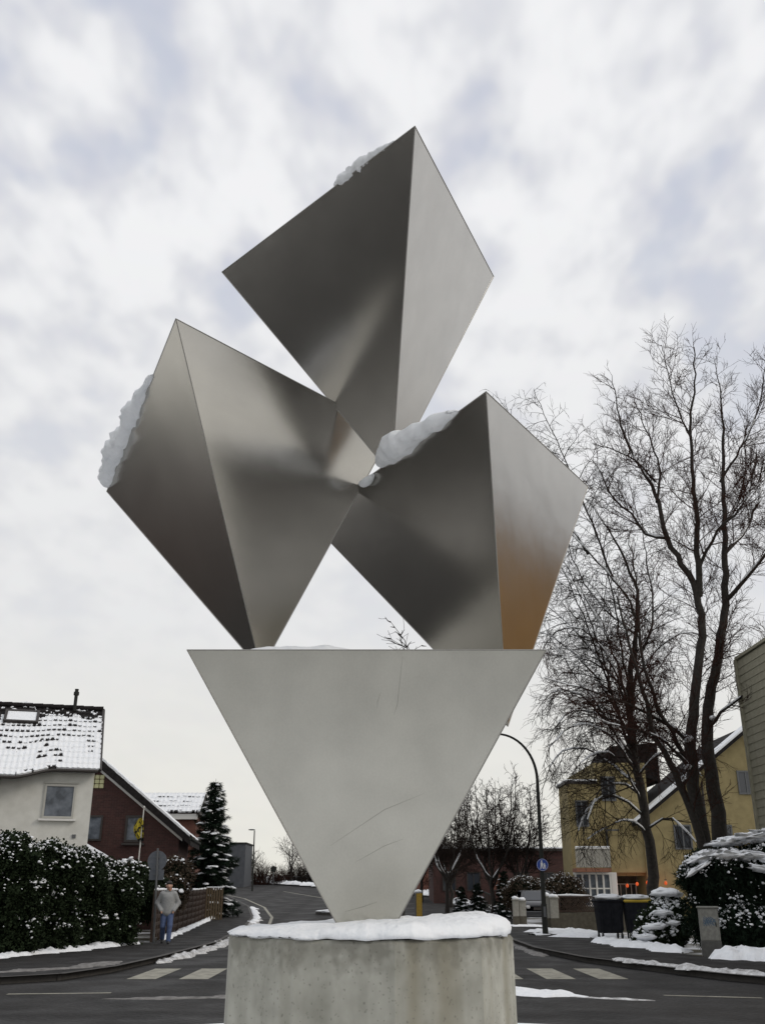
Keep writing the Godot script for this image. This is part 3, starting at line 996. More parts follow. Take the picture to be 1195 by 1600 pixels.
	for s in [-1.0, 1.0]:
		var ps := PackedVector2Array([Vector2(0, 7.22), Vector2(s * 4.5, 3.70), Vector2(s * 4.5, 3.36), Vector2(0, 6.82)])
		var rm := MB.new()
		rm.prism(ps, Vector3(0, 0, -5.4), Basis.IDENTITY, 5.8)
		obj("roof", rm, M.tile, b)
		var sm := MB.new()
		var pp := []
		for i in 30:
			var f := i / 29.0
			for j in 7:
				var zz := 0.3 - 5.6 * j / 6.0
				pp.append(Vector3(s * (0.05 + 4.4 * f), 7.22 - 3.48 * f + 0.09 + 0.05 * nz.get_noise_2d(f * 9.0, j * 0.7 + s * 20.0), zz))
		sm.grid(pp, 7, Vector3(0, 1, 0))
		for i in 29:
			sm.quad(pp[i * 7], pp[i * 7 + 7], pp[i * 7 + 7] - Vector3(0, 0.12, 0), pp[i * 7] - Vector3(0, 0.12, 0), Vector3(0, 0, 1))
		obj("roof_snow", sm, M.snow, b)
		var tm := MB.new()
		tm.prism(PackedVector2Array([Vector2(0, 6.81), Vector2(s * 4.1, 3.66), Vector2(s * 4.1, 3.54), Vector2(0, 6.69)]), Vector3(0, 0, 0.01), Basis.IDENTITY, 0.09)
		obj("verge_trim", tm, M.trim_white, b)
	var gt := MB.new()
	gt.tube(V([Vector3(4.5, 3.66, 0.42), Vector3(4.5, 3.66, -5.3)]), F([0.08, 0.08]), 8)
	obj("gutter", gt, M.dark_metal, b)
	for i in 3:
		for j in 3:
			bx("glass_block", Vector3(-0.17 + i * 0.215 - 0.0, 5.94 + j * 0.205, 0.0), Vector3(0.19, 0.18, 0.1), M.glass_block, b, 0.015)
	window(b, -0.42, 0.48, 3.55, 4.65, 0.0, M.dark_frame, M.curtain, 0.08, 0, false)
	window(b, 1.5, 2.32, 3.5, 4.66, 0.0, M.dark_frame, M.curtain, 0.1, 0, false)
	bx("window_ledge", Vector3(1.91, 3.42, 0.06), Vector3(1.0, 0.1, 0.2), M.dark_frame, b)
	# lean-to roof at its foot
	var lt := thing("lean_to_shed", "small brick lean-to with a snow edged sloping roof beside the white house", "shed", Vector3(-12.6, 0, -42.5))
	bx("wall", Vector3(-0.9, 1.3, -0.8), Vector3(2.6, 3.0, 1.5), M.brick, lt)
	for k in 2:
		var q := MB.new()
		var yy := 0.13 * k
		q.prism(PackedVector2Array([Vector2(-2.4, 4.45 + yy), Vector2(0.75, 2.83 + yy), Vector2(0.75, 2.7 + yy), Vector2(-2.4, 4.32 + yy)]), Vector3(0, 0, -1.8 - k * 0.001), Basis.IDENTITY, 2.05)
		obj("roof" if k == 0 else "roof_snow", q, M.tile if k == 0 else M.snow, lt)

	# ---- house across the cross street on the left, seen only mirrored in the steel
	var lh := thing("brick_house", "red brick house beyond the left edge, mirrored in the steel", "house", Vector3(-24.5, 0, -24.5), deg_to_rad(28))
	bx("wall", Vector3(0, 2.9, -4), Vector3(14, 6.0, 8), M.brick, lh)
	var lr := MB.new()
	lr.prism(PackedVector2Array([Vector2(0.5, 5.8), Vector2(-4, 9.4), Vector2(-8.5, 5.8)]), Vector3(-7.3, 0, 0), Basis(Vector3(0, 0, 1), Vector3.UP, Vector3(1, 0, 0)), 14.6)
	obj("roof", lr, M.tile, lh)
	for k in 4:
		window(lh, -5.0 + k * 2.7, -3.9 + k * 2.7, 3.4, 4.7, 0.0, M.trim_white, M.glass, 0.07, 1)
		window(lh, -5.0 + k * 2.7, -3.9 + k * 2.7, 0.8, 2.2, 0.0, M.trim_white, M.glass, 0.07, 1)
	# ---- second brick house, roof slope towards us
	var g := thing("far_brick_house", "brick house behind with snowy tiled roof beside the spruce", "house", Vector3(-10.6, 0.3, -58))
	bx("wall", Vector3(-3.0, 2.6, -1.6), Vector3(5.8, 5.6, 3.0), M.brick_light, g)
	var up2 := Vector3(0, 1.15, -1.5)
	tiled_roof(g, Vector3(-6.1, 5.42, 0.25), Vector3.RIGHT, up2.normalized(), 6.3, up2.length(), 1, 0.25, 0.38, 0.06)
	var gg := MB.new()
	gg.prism(PackedVector2Array([Vector2(-0.25, 5.3), Vector2(1.25, 6.5), Vector2(2.9, 5.3)]), Vector3(-0.05, 0, 0), Basis(Vector3(0, 0, -1), Vector3.UP, Vector3.RIGHT), 0.2)
	obj("gable", gg, M.dark_frame, g)
	bx("eave_board", Vector3(-3.0, 5.2, 0.1), Vector3(6.0, 0.3, 0.12), M.trim_white, g)
	var g2 := MB.new()
	g2.quad(Vector3(-6.1, 6.56, -1.25), Vector3(0.2, 6.56, -1.25), Vector3(0.2, 5.3, -3.2), Vector3(-6.1, 5.3, -3.2), Vector3(0, 1, -1))
	obj("roof", g2, M.tile, g)
	# ---- dark grey block far up the road
	var q2 := thing("grey_block_building", "plain dark grey flat roofed building far up the road", "building", Vector3(-17.6, 3.0, -112))
	bx("wall", Vector3(-1.4, 1.0, -3), Vector3(8.0, 4.6, 6), M.grey_building, q2)
	bx("roof", Vector3(-1.4, 3.35, -3), Vector3(8.2, 0.16, 6.2), M.dark_metal, q2)

# ---------------------------------------------------------------- buildings on the right
func houses_right():
	# ---- pale clapboard building; its street side runs along z
	var s := thing("clapboard_building", "tall pale beige clapboard building at the right edge behind the big yew", "building", Vector3(12.5, 0, -34))
	bx("core", Vector3(5.1, 4.55, 4.5), Vector3(9.9, 9.3, 8.8), M.beige, s)
	var bm := MB.new()
	bm.prism(PackedVector2Array([Vector2(0, 0), Vector2(0.26, 0.0), Vector2(0.26, 0.012), Vector2(0, 0.03)]), Vector3.ZERO, Basis(Vector3(0, 1, 0), Vector3(-1, 0, 0), Vector3(0, 0, 1)), 9.0)
	var board := bm.mesh()
	for k in 35:
		var o := put("board", board, M.beige, s)
		o.position = Vector3(0.15, -0.05 + k * 0.263, 0)
	bx("corner_board", Vector3(0.12, 4.6, -0.06), Vector3(0.14, 9.3, 0.12), M.beige, s)
	bx("roof", Vector3(5.12, 9.28, 4.5), Vector3(10.1, 0.1, 9.1), M.beige, s)
	# ---- ochre house standing further right
	var oc := thing("ochre_house", "ochre rendered house beyond the right edge, mirrored in the steel", "house", Vector3(14.5, 0, -21))
	bx("wall", Vector3(4, 3.55, 2), Vector3(8, 7.3, 9), M.ochre, oc)
	var orf := MB.new()
	orf.prism(PackedVector2Array([Vector2(-0.5, 7.1), Vector2(4, 9.4), Vector2(8.5, 7.1)]), Vector3(0, 0, -3), Basis.IDENTITY, 10)
	obj("roof", orf, M.tile, oc)
	var ors := MB.new()
	ors.prism(PackedVector2Array([Vector2(-0.5, 7.13), Vector2(4, 9.43), Vector2(8.5, 7.13), Vector2(8.5, 7.23), Vector2(4, 9.55), Vector2(-0.5, 7.23)]), Vector3(0, 0, -2.9), Basis.IDENTITY, 9.8)
	obj("roof_snow", ors, M.snow, oc)
	# ---- yellow house group
	var y := thing("yellow_house", "ochre yellow house with balcony, snowy gables and glazed ground floor", "house", Vector3(9.6, 0.2, -52))
	bx("wall", Vector3(0.78, 4.28, -1.3), Vector3(1.55, 4.5, 2.6), M.yellow, y)
	bx("wall", Vector3(2.9, 4.85, -4.4), Vector3(2.7, 5.6, 8), M.yellow, y)
	wall_quad("wall", [[3.75, 2.1], [3.75, 4.9], [9.9, 9.5], [14, 6.4], [14, -0.4], [3.75, -0.4]], 0.0, 8.0, M.yellow, y)
	# roof of the left block and snow
	bx("roof", Vector3(0.74, 6.6, -1.3), Vector3(1.7, 0.12, 2.8), M.dark_frame, y)
	bx("roof_snow", Vector3(0.74, 6.71, -1.3), Vector3(1.66, 0.1, 2.76), M.snow, y, 0.03)
	var rb := MB.new()
	rb.prism(PackedVector2Array([Vector2(2.5, 7.66), Vector2(3.4, 9.0), Vector2(6.0, 9.2), Vector2(6.0, 7.0), Vector2(4.3, 7.6)]), Vector3(0, 0, -8.6), Basis.IDENTITY, 4.6)
	obj("roof", rb, M.tile, y)
	# big gable verges
	for k in 2:
		var vm := MB.new()
		var t := 0.11 * k
		vm.prism(PackedVector2Array([Vector2(3.3, 4.62 + t), Vector2(9.95, 9.62 + t), Vector2(14.4, 6.25 + t), Vector2(14.4, 6.05 + t), Vector2(9.95, 9.4 + t), Vector2(3.3, 4.42 + t)]), Vector3(0, 0, -8.2 + 7.0 * k), Basis.IDENTITY, 8.6 - 7.02 * k)
		obj("roof" if k == 0 else "roof_snow", vm, M.tile if k == 0 else M.snow, y)
	# windows
	for q in [[0.35, 1.0, 4.4, 5.7], [1.85, 2.6, 5.7, 6.95], [1.9, 2.6, 3.0, 4.3], [5.3, 6.2, 3.3, 4.5], [7.4, 8.3, 3.3, 4.5], [8.9, 9.8, 6.0, 7.2]]:
		window(y, q[0], q[1], q[2], q[3], (0.0 if q[0] > 4 else (0.001 if q[0] < 1.5 else -0.4)), M.grey_metal, M.glass, 0.08, 1, false)
	var dp := MB.new()
	dp.tube(V([Vector3(7.0, 0, 0.08), Vector3(7.0, 6.6, 0.08)]), F([0.06, 0.06]), 8)
	obj("drainpipe", dp, M.dark_frame, y)
	# balcony
	var ba := Node3D.new()
	ba.name = "balcony"
	y.add_child(ba, true)
	bx("slab", Vector3(0.85, 2.3, 0.55), Vector3(1.7, 0.18, 1.2), mat(C(0.22, 0.10, 0.06), 0.8), ba)
	for k in 9:
		bx("board", Vector3(0.08 + k * 0.193, 2.85, 1.1), Vector3(0.18, 0.86, 0.05), M.post_white, ba)
	bx("rail", Vector3(0.85, 3.32, 1.1), Vector3(1.72, 0.07, 0.1), M.trim_white, ba)
	bx("rail_snow", Vector3(0.85, 3.385, 1.1), Vector3(1.7, 0.06, 0.1), M.snow, ba, 0.02)
	# glazed ground floor
	var cn := Node3D.new()
	cn.name = "sun_room"
	y.add_child(cn, true)
	bx("floor_slab", Vector3(0.9, 0.2, -0.3), Vector3(1.9, 0.8, 1.6), M.low_wall, cn)
	for k in 6:
		bx("post", Vector3(0.04 + k * 0.345, 1.38, 0.42), Vector3(0.09, 1.6, 0.09), M.trim_white, cn)
	bx("rail", Vector3(0.9, 1.45, 0.421), Vector3(1.72, 0.06, 0.07), M.trim_white, cn)
	bx("beam", Vector3(0.9, 2.15, 0.42), Vector3(1.9, 0.1, 0.12), M.trim_white, cn)
	for k in 5:
		bx("pane", Vector3(0.213 + k * 0.345, 1.38, 0.4), Vector3(0.25, 1.45, 0.02), M.curtain, cn)
	# porch recess with lanterns
	var po := Node3D.new()
	po.name = "porch"
	y.add_child(po, true)
	bx("back_wall", Vector3(2.8, 1.0, -2.4), Vector3(2.2, 2.4, 0.2), M.low_wall, po)
	bx("column", Vector3(2.0, 1.05, 0.1), Vector3(0.3, 2.3, 0.3), M.trim_white, po, 0.02)
	window(po, 2.3, 3.7, 0.5, 1.7, -2.28, M.trim_white, M.glass, 0.06, 4, false, "door")
	bx("wall", Vector3(2.87, 3.2, -0.25), Vector3(1.76, 2.0, 0.3), M.yellow, po)
	var lm := mat(C(0.5, 0.12, 0.03), 0.5)
	lm.emission_enabled = true
	lm.emission = Color(1.0, 0.33, 0.10)
	lm.emission_energy_multiplier = 0.4
	for k in 4:
		var lp := Vector3([12.22, 12.72, 13.24, 14.1][k], [1.78, 1.86, 1.92, 1.9][k], [-51.7, -51.7, -51.7, -51.5][k])
		var lt := thing("lantern", ["leftmost red lantern glowing in the yellow house porch", "second red lantern from the left in the yellow house porch", "third red lantern from the left in the yellow house porch", "rightmost red lantern, half behind the slender tree trunk"][k], "lantern", lp, 0.0, "red lanterns in the porch")
		var lb := MB.new()
		var lpn := noise(90 + k, 1.0, 1)
		lb.lump(Vector3.ZERO, Vector3(0.075, 0.095, 0.075), lpn, 0.0, 1.0, 12, 8)
		obj("shade", lb, lm, lt)
		bx("cap", Vector3(0, 0.16, 0), Vector3(0.1, 0.03, 0.1), M.dark_frame, lt)
		var cw := MB.new()
		cw.tube(V([Vector3(0, 0.17, 0), Vector3(0, 0.55, 0)]), F([0.006, 0.006]), 4)
		obj("cord", cw, M.dark_frame, lt)
		var ol := OmniLight3D.new()
		ol.name = "lantern_light"
		ol.light_color = Color(1.0, 0.45, 0.2)
		ol.light_energy = 0.05
		ol.light_size = 0.07
		ol.omni_range = 6.0
		ol.omni_attenuation = 2.0
		ol.shadow_enabled = true
		lt.add_child(ol)
	# ---- long red brick building behind the bare trees
	var r := thing("red_brick_hall", "long low dark red brick building behind the bare trees", "building", Vector3(9.0, 0.6, -76))
	bx("wall", Vector3(0.5, 1.6, -4), Vector3(11.5, 4.2, 8), M.brick, r)
	bx("roof", Vector3(0.5, 3.75, -4), Vector3(12.0, 0.16, 8.6), M.dark_frame, r)
	bx("roof_snow", Vector3(0.5, 3.88, -4), Vector3(11.9, 0.12, 8.5), M.snow, r, 0.03)
	for k in 6:
		window(r, -4.6 + k * 1.8, -3.6 + k * 1.8, 0.9, 2.2, 0.0, M.dark_frame, M.brick_light if k % 3 == 2 else M.glass, 0.07, 1, false)
	var r2 := thing("red_brick_annexe", "lower red brick building left of the long hall, mostly behind the steel", "building", Vector3(2.6, 1.2, -92))
	bx("wall", Vector3(0.2, 1.6, -3), Vector3(6.0, 4.4, 6), M.brick_light, r2)
	bx("roof", Vector3(0.2, 3.85, -3), Vector3(6.4, 0.14, 6.4), M.dark_frame, r2)
	bx("roof_snow", Vector3(0.2, 3.97, -3), Vector3(6.3, 0.1, 6.3), M.snow, r2, 0.03)

# ---------------------------------------------------------------- fences, posts, signs, bins
func cap_snow(label: String, c: Vector3, s: Vector3, sd: int):
	var mb := MB.new()
	mb.lump(Vector3.ZERO, s, noise(sd, 1.0, 3), 0.45, 5.0, 16, 10)
	var o := obj("snow_heap", mb, M.snow)
	o.position = c
	tag(o, label, "snow")

func fences_and_small_things():
	# ---- woven board fence on the left
	var f := thing("board_fence", "brown woven board fence with snow on its top rail beside the pavement", "fence", Vector3(-7.05, 0.1, -32.2), 0.0)
	var dir := Vector3(-1.87, 0, -20.0).normalized()
	var rot := Basis(Vector3.UP, atan2(-dir.z, dir.x))
	var slat := BoxMesh.new()
	slat.size = Vector3(1.74, 0.115, 0.018)
	for k in 12:
		var c := dir * (0.95 + k * 1.85)
		var y0 := ht(-32.2 + c.z)
		if k < 11:
			for j in 12:
				var o := put("slat", slat, M.wood, f)
				o.transform = Transform3D(rot * Basis(Vector3.RIGHT, deg_to_rad(8)), c + Vector3(0, y0 + 0.16 + j * 0.112, 0) + rot.z * (0.012 * (1 if j % 2 else -1)))
			for s in [-0.5, 0.0, 0.5]:
				bx("batten", c + dir * s + Vector3(0, y0 + 0.78, 0), Vector3(0.05, 1.36, 0.06), M.wood, f, 0.0, rot)
		else:
			for j in 7:   # lighter upright slats of the short return panel
				bx("slat", c + dir * -0.9 + Vector3(0.08 + j * 0.125, y0 + 0.76, -0.02 * j), Vector3(0.09, 1.5, 0.025), M.wood_light, f)
			bx("snow_line", c + dir * -0.9 + Vector3(0.45, y0 + 1.53, -0.06), Vector3(0.86, 0.06, 0.07), M.snow, f, 0.02)
		bx("post", dir * (k * 1.85) + Vector3(0, y0 + 0.72, 0), Vector3(0.09, 1.52, 0.09), M.wood, f, 0.0, rot)
		if k == 11: break
		var sn := MB.new()
		var p := PackedVector3Array()
		var rr := PackedFloat32Array()
		for j in 14:
			p.append(c + dir * (-0.87 + j * 0.134) + Vector3(0, y0 + 1.5, 0)); rr.append(0.05 * maxf(0.15, 0.7 + 0.8 * nz.get_noise_2d(k * 4.0 + j * 0.4, 3.0)))
		sn.tube(p, rr, 7)
		obj("rail_snow", sn, M.snow, f)
	# ---- round sign seen from behind
	var sg := thing("traffic_sign", "round traffic sign seen from behind with small plate below on leaning pole", "traffic sign", Vector3(-6.78, 0.1, -31.3))
	var pm := MB.new()
	pm.tube(V([Vector3(0, -0.1, 0), Vector3(-0.1, 2.68, 0)]), F([0.034, 0.03]), 10)
	obj("pole", pm, M.grey_metal, sg)
	var dm := MB.new()
	dm.cyl(Vector3(-0.1, 2.32, -0.04), Vector3(-0.1, 2.32, -0.06), 0.29, 0.29, 32)
	obj("disc", dm, M.sign_back, sg)
	bx("plate", Vector3(-0.085, 1.92, -0.05), Vector3(0.44, 0.3, 0.015), M.sign_back, sg)
	for yy in [2.42, 2.2, 1.92]:
		bx("clamp", Vector3(-0.09, yy, -0.02), Vector3(0.12, 0.035, 0.08), M.grey_metal, sg)
	# ---- flag
	var fg := thing("flag_pole", "thin pole with limp yellow and black flag before the brick house", "flag", Vector3(-9.5, 0, -40))
	var fp := MB.new()
	fp.tube(V([Vector3(-0.05, 0, 0), Vector3(0.03, 4.62, 0)]), F([0.03, 0.022]), 8)
	fp.lump(Vector3(0.03, 4.65, 0), Vector3(0.05, 0.05, 0.05), nz, 0.0, 1.0, 8, 6)
	obj("pole", fp, M.trim_white, fg)
	var fm := MB.new()
	var fpts := []
	for j in 16:
		var t := j / 15.0
		for i in 14:
			var q := i / 13.0
			var w := (0.08 + 0.34 * sin(PI * clampf(t * 0.95 + 0.05, 0, 1))) * (1.0 - 0.35 * t)
			fpts.append(Vector3(0.03 - q * w + 0.12 * (1 - q) * t, 4.25 - t * 0.85 - 0.1 * q * t, 0.06 * sin(q * 11.0 + t * 2.0) * (0.4 + t)))
	fm.grid(fpts, 14, Vector3(0, 0, 1))
	var fi := Image.create(64, 128, false, Image.FORMAT_RGB8)
	var fn := noise(301, 0.035, 2)
	for yy in 128:
		for xx in 64:
			var k := fn.get_noise_2d(xx * 1.5, yy)
			var c := C(0.42, 0.34, 0.03)
			if k > 0.12 or (yy > 108): c = C(0.015, 0.015, 0.015)
			fi.set_pixel(xx, yy, c.linear_to_srgb())
	var fmat := StandardMaterial3D.new()
	fmat.albedo_texture = ImageTexture.create_from_image(fi)
	fmat.roughness = 0.9
	fmat.cull_mode = BaseMaterial3D.CULL_DISABLED
	obj("cloth", fm, fmat, fg)
	# ---- arched street lamp with the blue footpath sign
	var la := thing("street_lamp", "tall grey street lamp with arched arm on the right pavement", "street lamp", Vector3(5.88, 0.1, -38))
	var lm := MB.new()
	lm.tube(V([Vector3(0, -0.1, 0), Vector3(0, 1.0, 0), Vector3(0.0, 1.02, 0), Vector3(0.01, 2.4, 0), Vector3(0.02, 5.4, 0)]), F([0.105, 0.105, 0.085, 0.08, 0.06]), 12)
	obj("pole", lm, M.dark_metal, la)
	var am := MB.new()
	var ap := PackedVector3Array()
	var ar := PackedFloat32Array()
	for k in 15:
		var a := deg_to_rad(90.0 * k / 14.0)
		ap.append(Vector3(0.02 - 1.45 * (1 - cos(a)), 5.4 + 1.72 * sin(a), 0)); ar.append(0.056 - 0.018 * k / 14.0)
	ap.append(Vector3(-1.75, 7.13, 0)); ar.append(0.036)
	am.tube(ap, ar, 10)
	obj("arm", am, M.dark_metal, la)
	var hm := MB.new()
	hm.lump(Vector3(-2.05, 7.12, 0), Vector3(0.42, 0.09, 0.14), nz, 0.0, 1.0, 14, 8)
	obj("lamp_head", hm, M.grey_metal, la)
	bx("service_door", Vector3(0, 0.75, 0.125), Vector3(0.09, 0.35, 0.02), M.grey_metal, la)
	var bs := thing("footpath_sign", "round blue footpath sign with white figures on the lamp post", "traffic sign", Vector3(5.89, 2.45, -37.86))
	var bd := MB.new()
	bd.cyl(Vector3(0, 0, 0), Vector3(0, 0, 0.012), 0.215, 0.215, 32)
	obj("disc", bd, M.sign_blue, bs)
	var rim := MB.new()
	for k in 32:
		var a := TAU * k / 32
		var b2 := TAU * (k + 1) / 32
		rim.quad(Vector3(cos(a) * 0.205, sin(a) * 0.205, 0.015), Vector3(cos(b2) * 0.205, sin(b2) * 0.205, 0.015), Vector3(cos(b2) * 0.197, sin(b2) * 0.197, 0.015), Vector3(cos(a) * 0.197, sin(a) * 0.197, 0.015), Vector3(0, 0, 1))
	obj("rim", rim, M.sign_white, bs)
	for k in 2:   # walking adult and child
		var g := MB.new()
		var s: float = [1.0, 0.68][k]
		var ox: float = [-0.03, 0.075][k]
		var oy: float = [0.0, -0.045][k]
		var hd := PackedVector2Array()
		for e in 12: hd.append(Vector2(ox + cos(TAU * e / 12) * 0.028 * s, oy + 0.125 * s + sin(TAU * e / 12) * 0.03 * s))
		g.prism(hd, Vector3(0, 0, 0.014), Basis.IDENTITY, 0.003)
		for poly in [[[-0.04, 0.085], [0.035, 0.085], [0.045, -0.02], [-0.045, -0.02]], [[-0.04, -0.02], [-0.002, -0.02], [-0.03, -0.14], [-0.062, -0.14]], [[0.002, -0.02], [0.04, -0.02], [0.06, -0.14], [0.03, -0.14]], [[0.035, 0.08], [0.045, 0.06], [0.08, -0.005], [0.065, -0.01]]]:
			var p2 := PackedVector2Array()
			for e in poly: p2.append(Vector2(ox + e[0] * s, oy + e[1] * s))
			g.prism(p2, Vector3(0, 0, 0.014), Basis.IDENTITY, 0.003)
		obj("figure", g, M.sign_white, bs)
	# ---- gate posts and lattice fence
	var gp := [[5.86, -46, 1.05, 0.24, "left white gate post of the pair beside the driveway"], [6.18, -46.2, 1.0, 0.3, "right white gate post of the pair beside the driveway"], [6.78, -43.1, 1.2, 0.22, "narrow white gate post left of the lattice fence"], [7.06, -43, 1.15, 0.34, "broad white gate post at the end of the lattice fence"]]
	for k in 4:
		var q: Array = gp[k]
		var g := thing("gate_post", q[4], "post", Vector3(q[0], 0.1, q[1]), 0.0, "white gate posts by the driveway")
		bx("shaft", Vector3(0, q[2] / 2 + 0.2, 0), Vector3(q[3], q[2] - 0.4, q[3]), M.post_white, g, 0.015)
		bx("base", Vector3(0, 0.12, 0), Vector3(q[3] + 0.03, 0.56, q[3] + 0.03), M.low_wall, g, 0.015)
		bx("cap", Vector3(0, q[2] + 0.025, 0), Vector3(q[3] + 0.06, 0.05, q[3] + 0.06), M.post_white, g, 0.01)
		cap_snow("snow cap on the " + q[4].replace(" beside the driveway", "").replace(" at the end of", " of"), Vector3(q[0], 0.1 + q[2] + 0.09, q[1]), Vector3(q[3] * 0.6, 0.09, q[3] * 0.6), 400 + k)
	var lf := thing("lattice_fence", "dark wooden lattice fence on a low wall behind the bins", "fence", Vector3(7.25, 0.05, -43))
	bx("low_wall", Vector3(2.2, 0.3, 0), Vector3(4.4, 0.72, 0.22), M.low_wall, lf)
	bx("rail", Vector3(2.2, 1.27, 0), Vector3(4.4, 0.06, 0.06), M.wood, lf)
	bx("rail", Vector3(2.2, 0.72, 0), Vector3(4.4, 0.06, 0.06), M.wood, lf)
	for k in 3: bx("post", Vector3(0.03 + k * 2.17, 0.99, 0), Vector3(0.07, 0.66, 0.07), M.wood, lf)
	var lat := MB.new()
	for k in 40:
		for s in [-1.0, 1.0]:
			lat.box(Vector3(0.2 + k * 0.105, 0.995, 0.012 * s), Vector3(0.026, 0.68, 0.012), Basis(Vector3.FORWARD, s * deg_to_rad(42)))
	obj("lattice", lat, M.wood, lf).set_meta("kind", "stuff")
	var ls := MB.new()
	ls.tube(V([Vector3(0.0, 1.33, 0), Vector3(0.5, 1.34, 0), Vector3(1.0, 1.32, 0), Vector3(1.4, 1.33, 0)]), F([0.03, 0.045, 0.04, 0.01]), 8)
	obj("rail_snow", ls, M.snow, lf)
	# ---- wheeled containers
	for k in 2:
		var c := thing("waste_container", ["left dark waste container on wheels under snow", "right dark waste container with a yellow lid edge"][k], "waste container", [Vector3(7.36, 0.12, -34.0), Vector3(8.3, 0.12, -33.9)][k], [0.1, -0.06][k], "waste containers before the lattice fence")
		var bm := MB.new()
		c.scale = Vector3(1, 1.1, 1)
		var wv: float = [0.88, 0.96][k]
		var rings := []
		for j in 5:
			var yy: float = [0.16, 0.2, 0.85, 0.98, 1.0][j]
			var sx: float = wv * [0.40, 0.42, 0.48, 0.5, 0.47][j]
			var sz: float = 0.66 * [0.40, 0.42, 0.48, 0.5, 0.47][j]
			for e in 24:
				var a := TAU * e / 24
				var px := signf(cos(a)) * pow(absf(cos(a)), 0.28)
				var pz := signf(sin(a)) * pow(absf(sin(a)), 0.28)
				rings.append(Vector3(px * sx, yy, pz * sz))
		bm.grid(rings, 24, Vector3.UP, true)
		for e in bm.n.size():
			var out := bm.v[e] * Vector3(1, 0, 1)
			if bm.n[e].dot(out) < 0: bm.n[e] = -bm.n[e]
		bm.fix_winding()
		obj("body", bm, M.bin, c)
		var lm2 := MB.new()
		lm2.box(Vector3(0, 1.03, 0), Vector3(wv * 1.04, 0.07, 0.72), Basis.IDENTITY, 0.03)
		obj("lid", lm2, M.bin if k == 0 else M.bin_yellow, c)
		for s in [-1.0, 1.0]:
			for t in [-1.0, 1.0]:
				var wh := MB.new()
				wh.cyl(Vector3(s * wv * 0.36 - 0.02, 0.075, t * 0.22), Vector3(s * wv * 0.36 + 0.02, 0.075, t * 0.22), 0.075, 0.075, 14)
				obj("wheel", wh, M.rubber, c)
				bx("caster_fork", Vector3(s * wv * 0.36, 0.135, t * 0.22), Vector3(0.055, 0.09, 0.05), M.grey_metal, c)
			var hd := MB.new()
			hd.tube(V([Vector3(s * wv * 0.5, 0.86, -0.18), Vector3(s * (wv * 0.5 + 0.06), 0.86, -0.16), Vector3(s * (wv * 0.5 + 0.06), 0.86, 0.16), Vector3(s * wv * 0.5, 0.86, 0.18)]), F([0.014, 0.014, 0.014, 0.014]), 6)
			obj("handle", hd, M.dark_metal, c)
		for s in [-0.5, 0.0, 0.5]:
			bx("rib", Vector3(s * wv * 0.75, 0.58, 0.318), Vector3(0.04, 0.7, 0.02), M.bin, c)
	cap_snow("thick snow slab on the left waste container", Vector3(7.38, 1.36, -34.0), Vector3(0.47, 0.10, 0.38), 411)
	cap_snow("thick snow slab on the yellow lidded waste container", Vector3(8.26, 1.355, -33.9), Vector3(0.50, 0.10, 0.38), 412)
	# ---- utility cabinet
	var ub := thing("utility_cabinet", "grey street utility cabinet with blue scribbled graffiti before the yew", "utility cabinet", Vector3(8.06, 0.08, -25.9), deg_to_rad(-14))
	bx("body", Vector3(0, 0.72, 0), Vector3(0.46, 0.74, 0.3), M.cabinet, ub, 0.012)
	bx("plinth", Vector3(0, 0.17, 0), Vector3(0.48, 0.36, 0.32), M.cabinet_base, ub, 0.01)
	bx("lid", Vector3(0, 1.11, 0), Vector3(0.52, 0.05, 0.36), M.cabinet, ub, 0.015)
	var di := Image.create(128, 192, false, Image.FORMAT_RGB8)
	var dn := noise(501, 0.03, 3)
	for yy in 192:
		for xx in 128:
			var c3 := C(0.15, 0.15, 0.135).lerp(C(0.21, 0.21, 0.19), clampf(0.5 + dn.get_noise_2d(xx, yy), 0, 1))
			di.set_pixel(xx, yy, c3.linear_to_srgb())
	for st in 3:   # looping scribble
		for t in 900:
			var a := t / 900.0
			var gx := 22.0 + a * 84.0 + 9.0 * sin(a * 34.0 + st)
			var gy := 66.0 + st * 10.0 + 20.0 * sin(a * (27.0 + st * 5.0)) * (1.0 - 0.3 * a)
			for e in 9:
				var ex := int(gx) + e % 3 - 1
				var ey := int(gy) + e / 3 - 1
				if ex > 0 and ey > 0 and ex < 128 and ey < 192: di.set_pixel(ex, ey, C(0.05, 0.085, 0.13).linear_to_srgb())
	var dmat := StandardMaterial3D.new()
	dmat.albedo_texture = ImageTexture.create_from_image(di)
	dmat.roughness = 0.7
	var dq := MB.new()
	dq.quad(Vector3(-0.2, 0.38, 0.156), Vector3(0.2, 0.38, 0.156), Vector3(0.2, 1.06, 0.156), Vector3(-0.2, 1.06, 0.156), Vector3(0, 0, 1))
	obj("door", dq, dmat, ub)
	bx("door_handle", Vector3(0.15, 0.72, 0.165), Vector3(0.02, 0.1, 0.018), M.dark_metal, ub)
	# ---- parked car in the driveway
	car()
	# ---- post on the road island, yellow bollard
	var tp := thing("traffic_island", "small snow covered traffic island with kerb left of the plinth", "traffic island", Vector3(-3.0, ht(-61), -61))
	var ti := MB.new()
	ti.cyl(Vector3(0, -0.1, 0), Vector3(0, 0.14, 0), 0.95, 0.9, 24)
	obj("kerb", ti, M.kerb, tp)
	cap_snow("round snow pillow on the small traffic island", Vector3(-3.0, ht(-61) + 0.15, -61), Vector3(0.82, 0.13, 0.82), 421)
	var tq := thing("island_post", "thin grey post standing on the small traffic island", "post", Vector3(-2.65, ht(-61) + 0.14, -61.1))
	var tm := MB.new()
	tm.tube(V([Vector3(0.05, 0, 0), Vector3(-0.15, 1.0, 0), Vector3(-0.2, 2.2, 0)]), F([0.045, 0.045, 0.045]), 8)
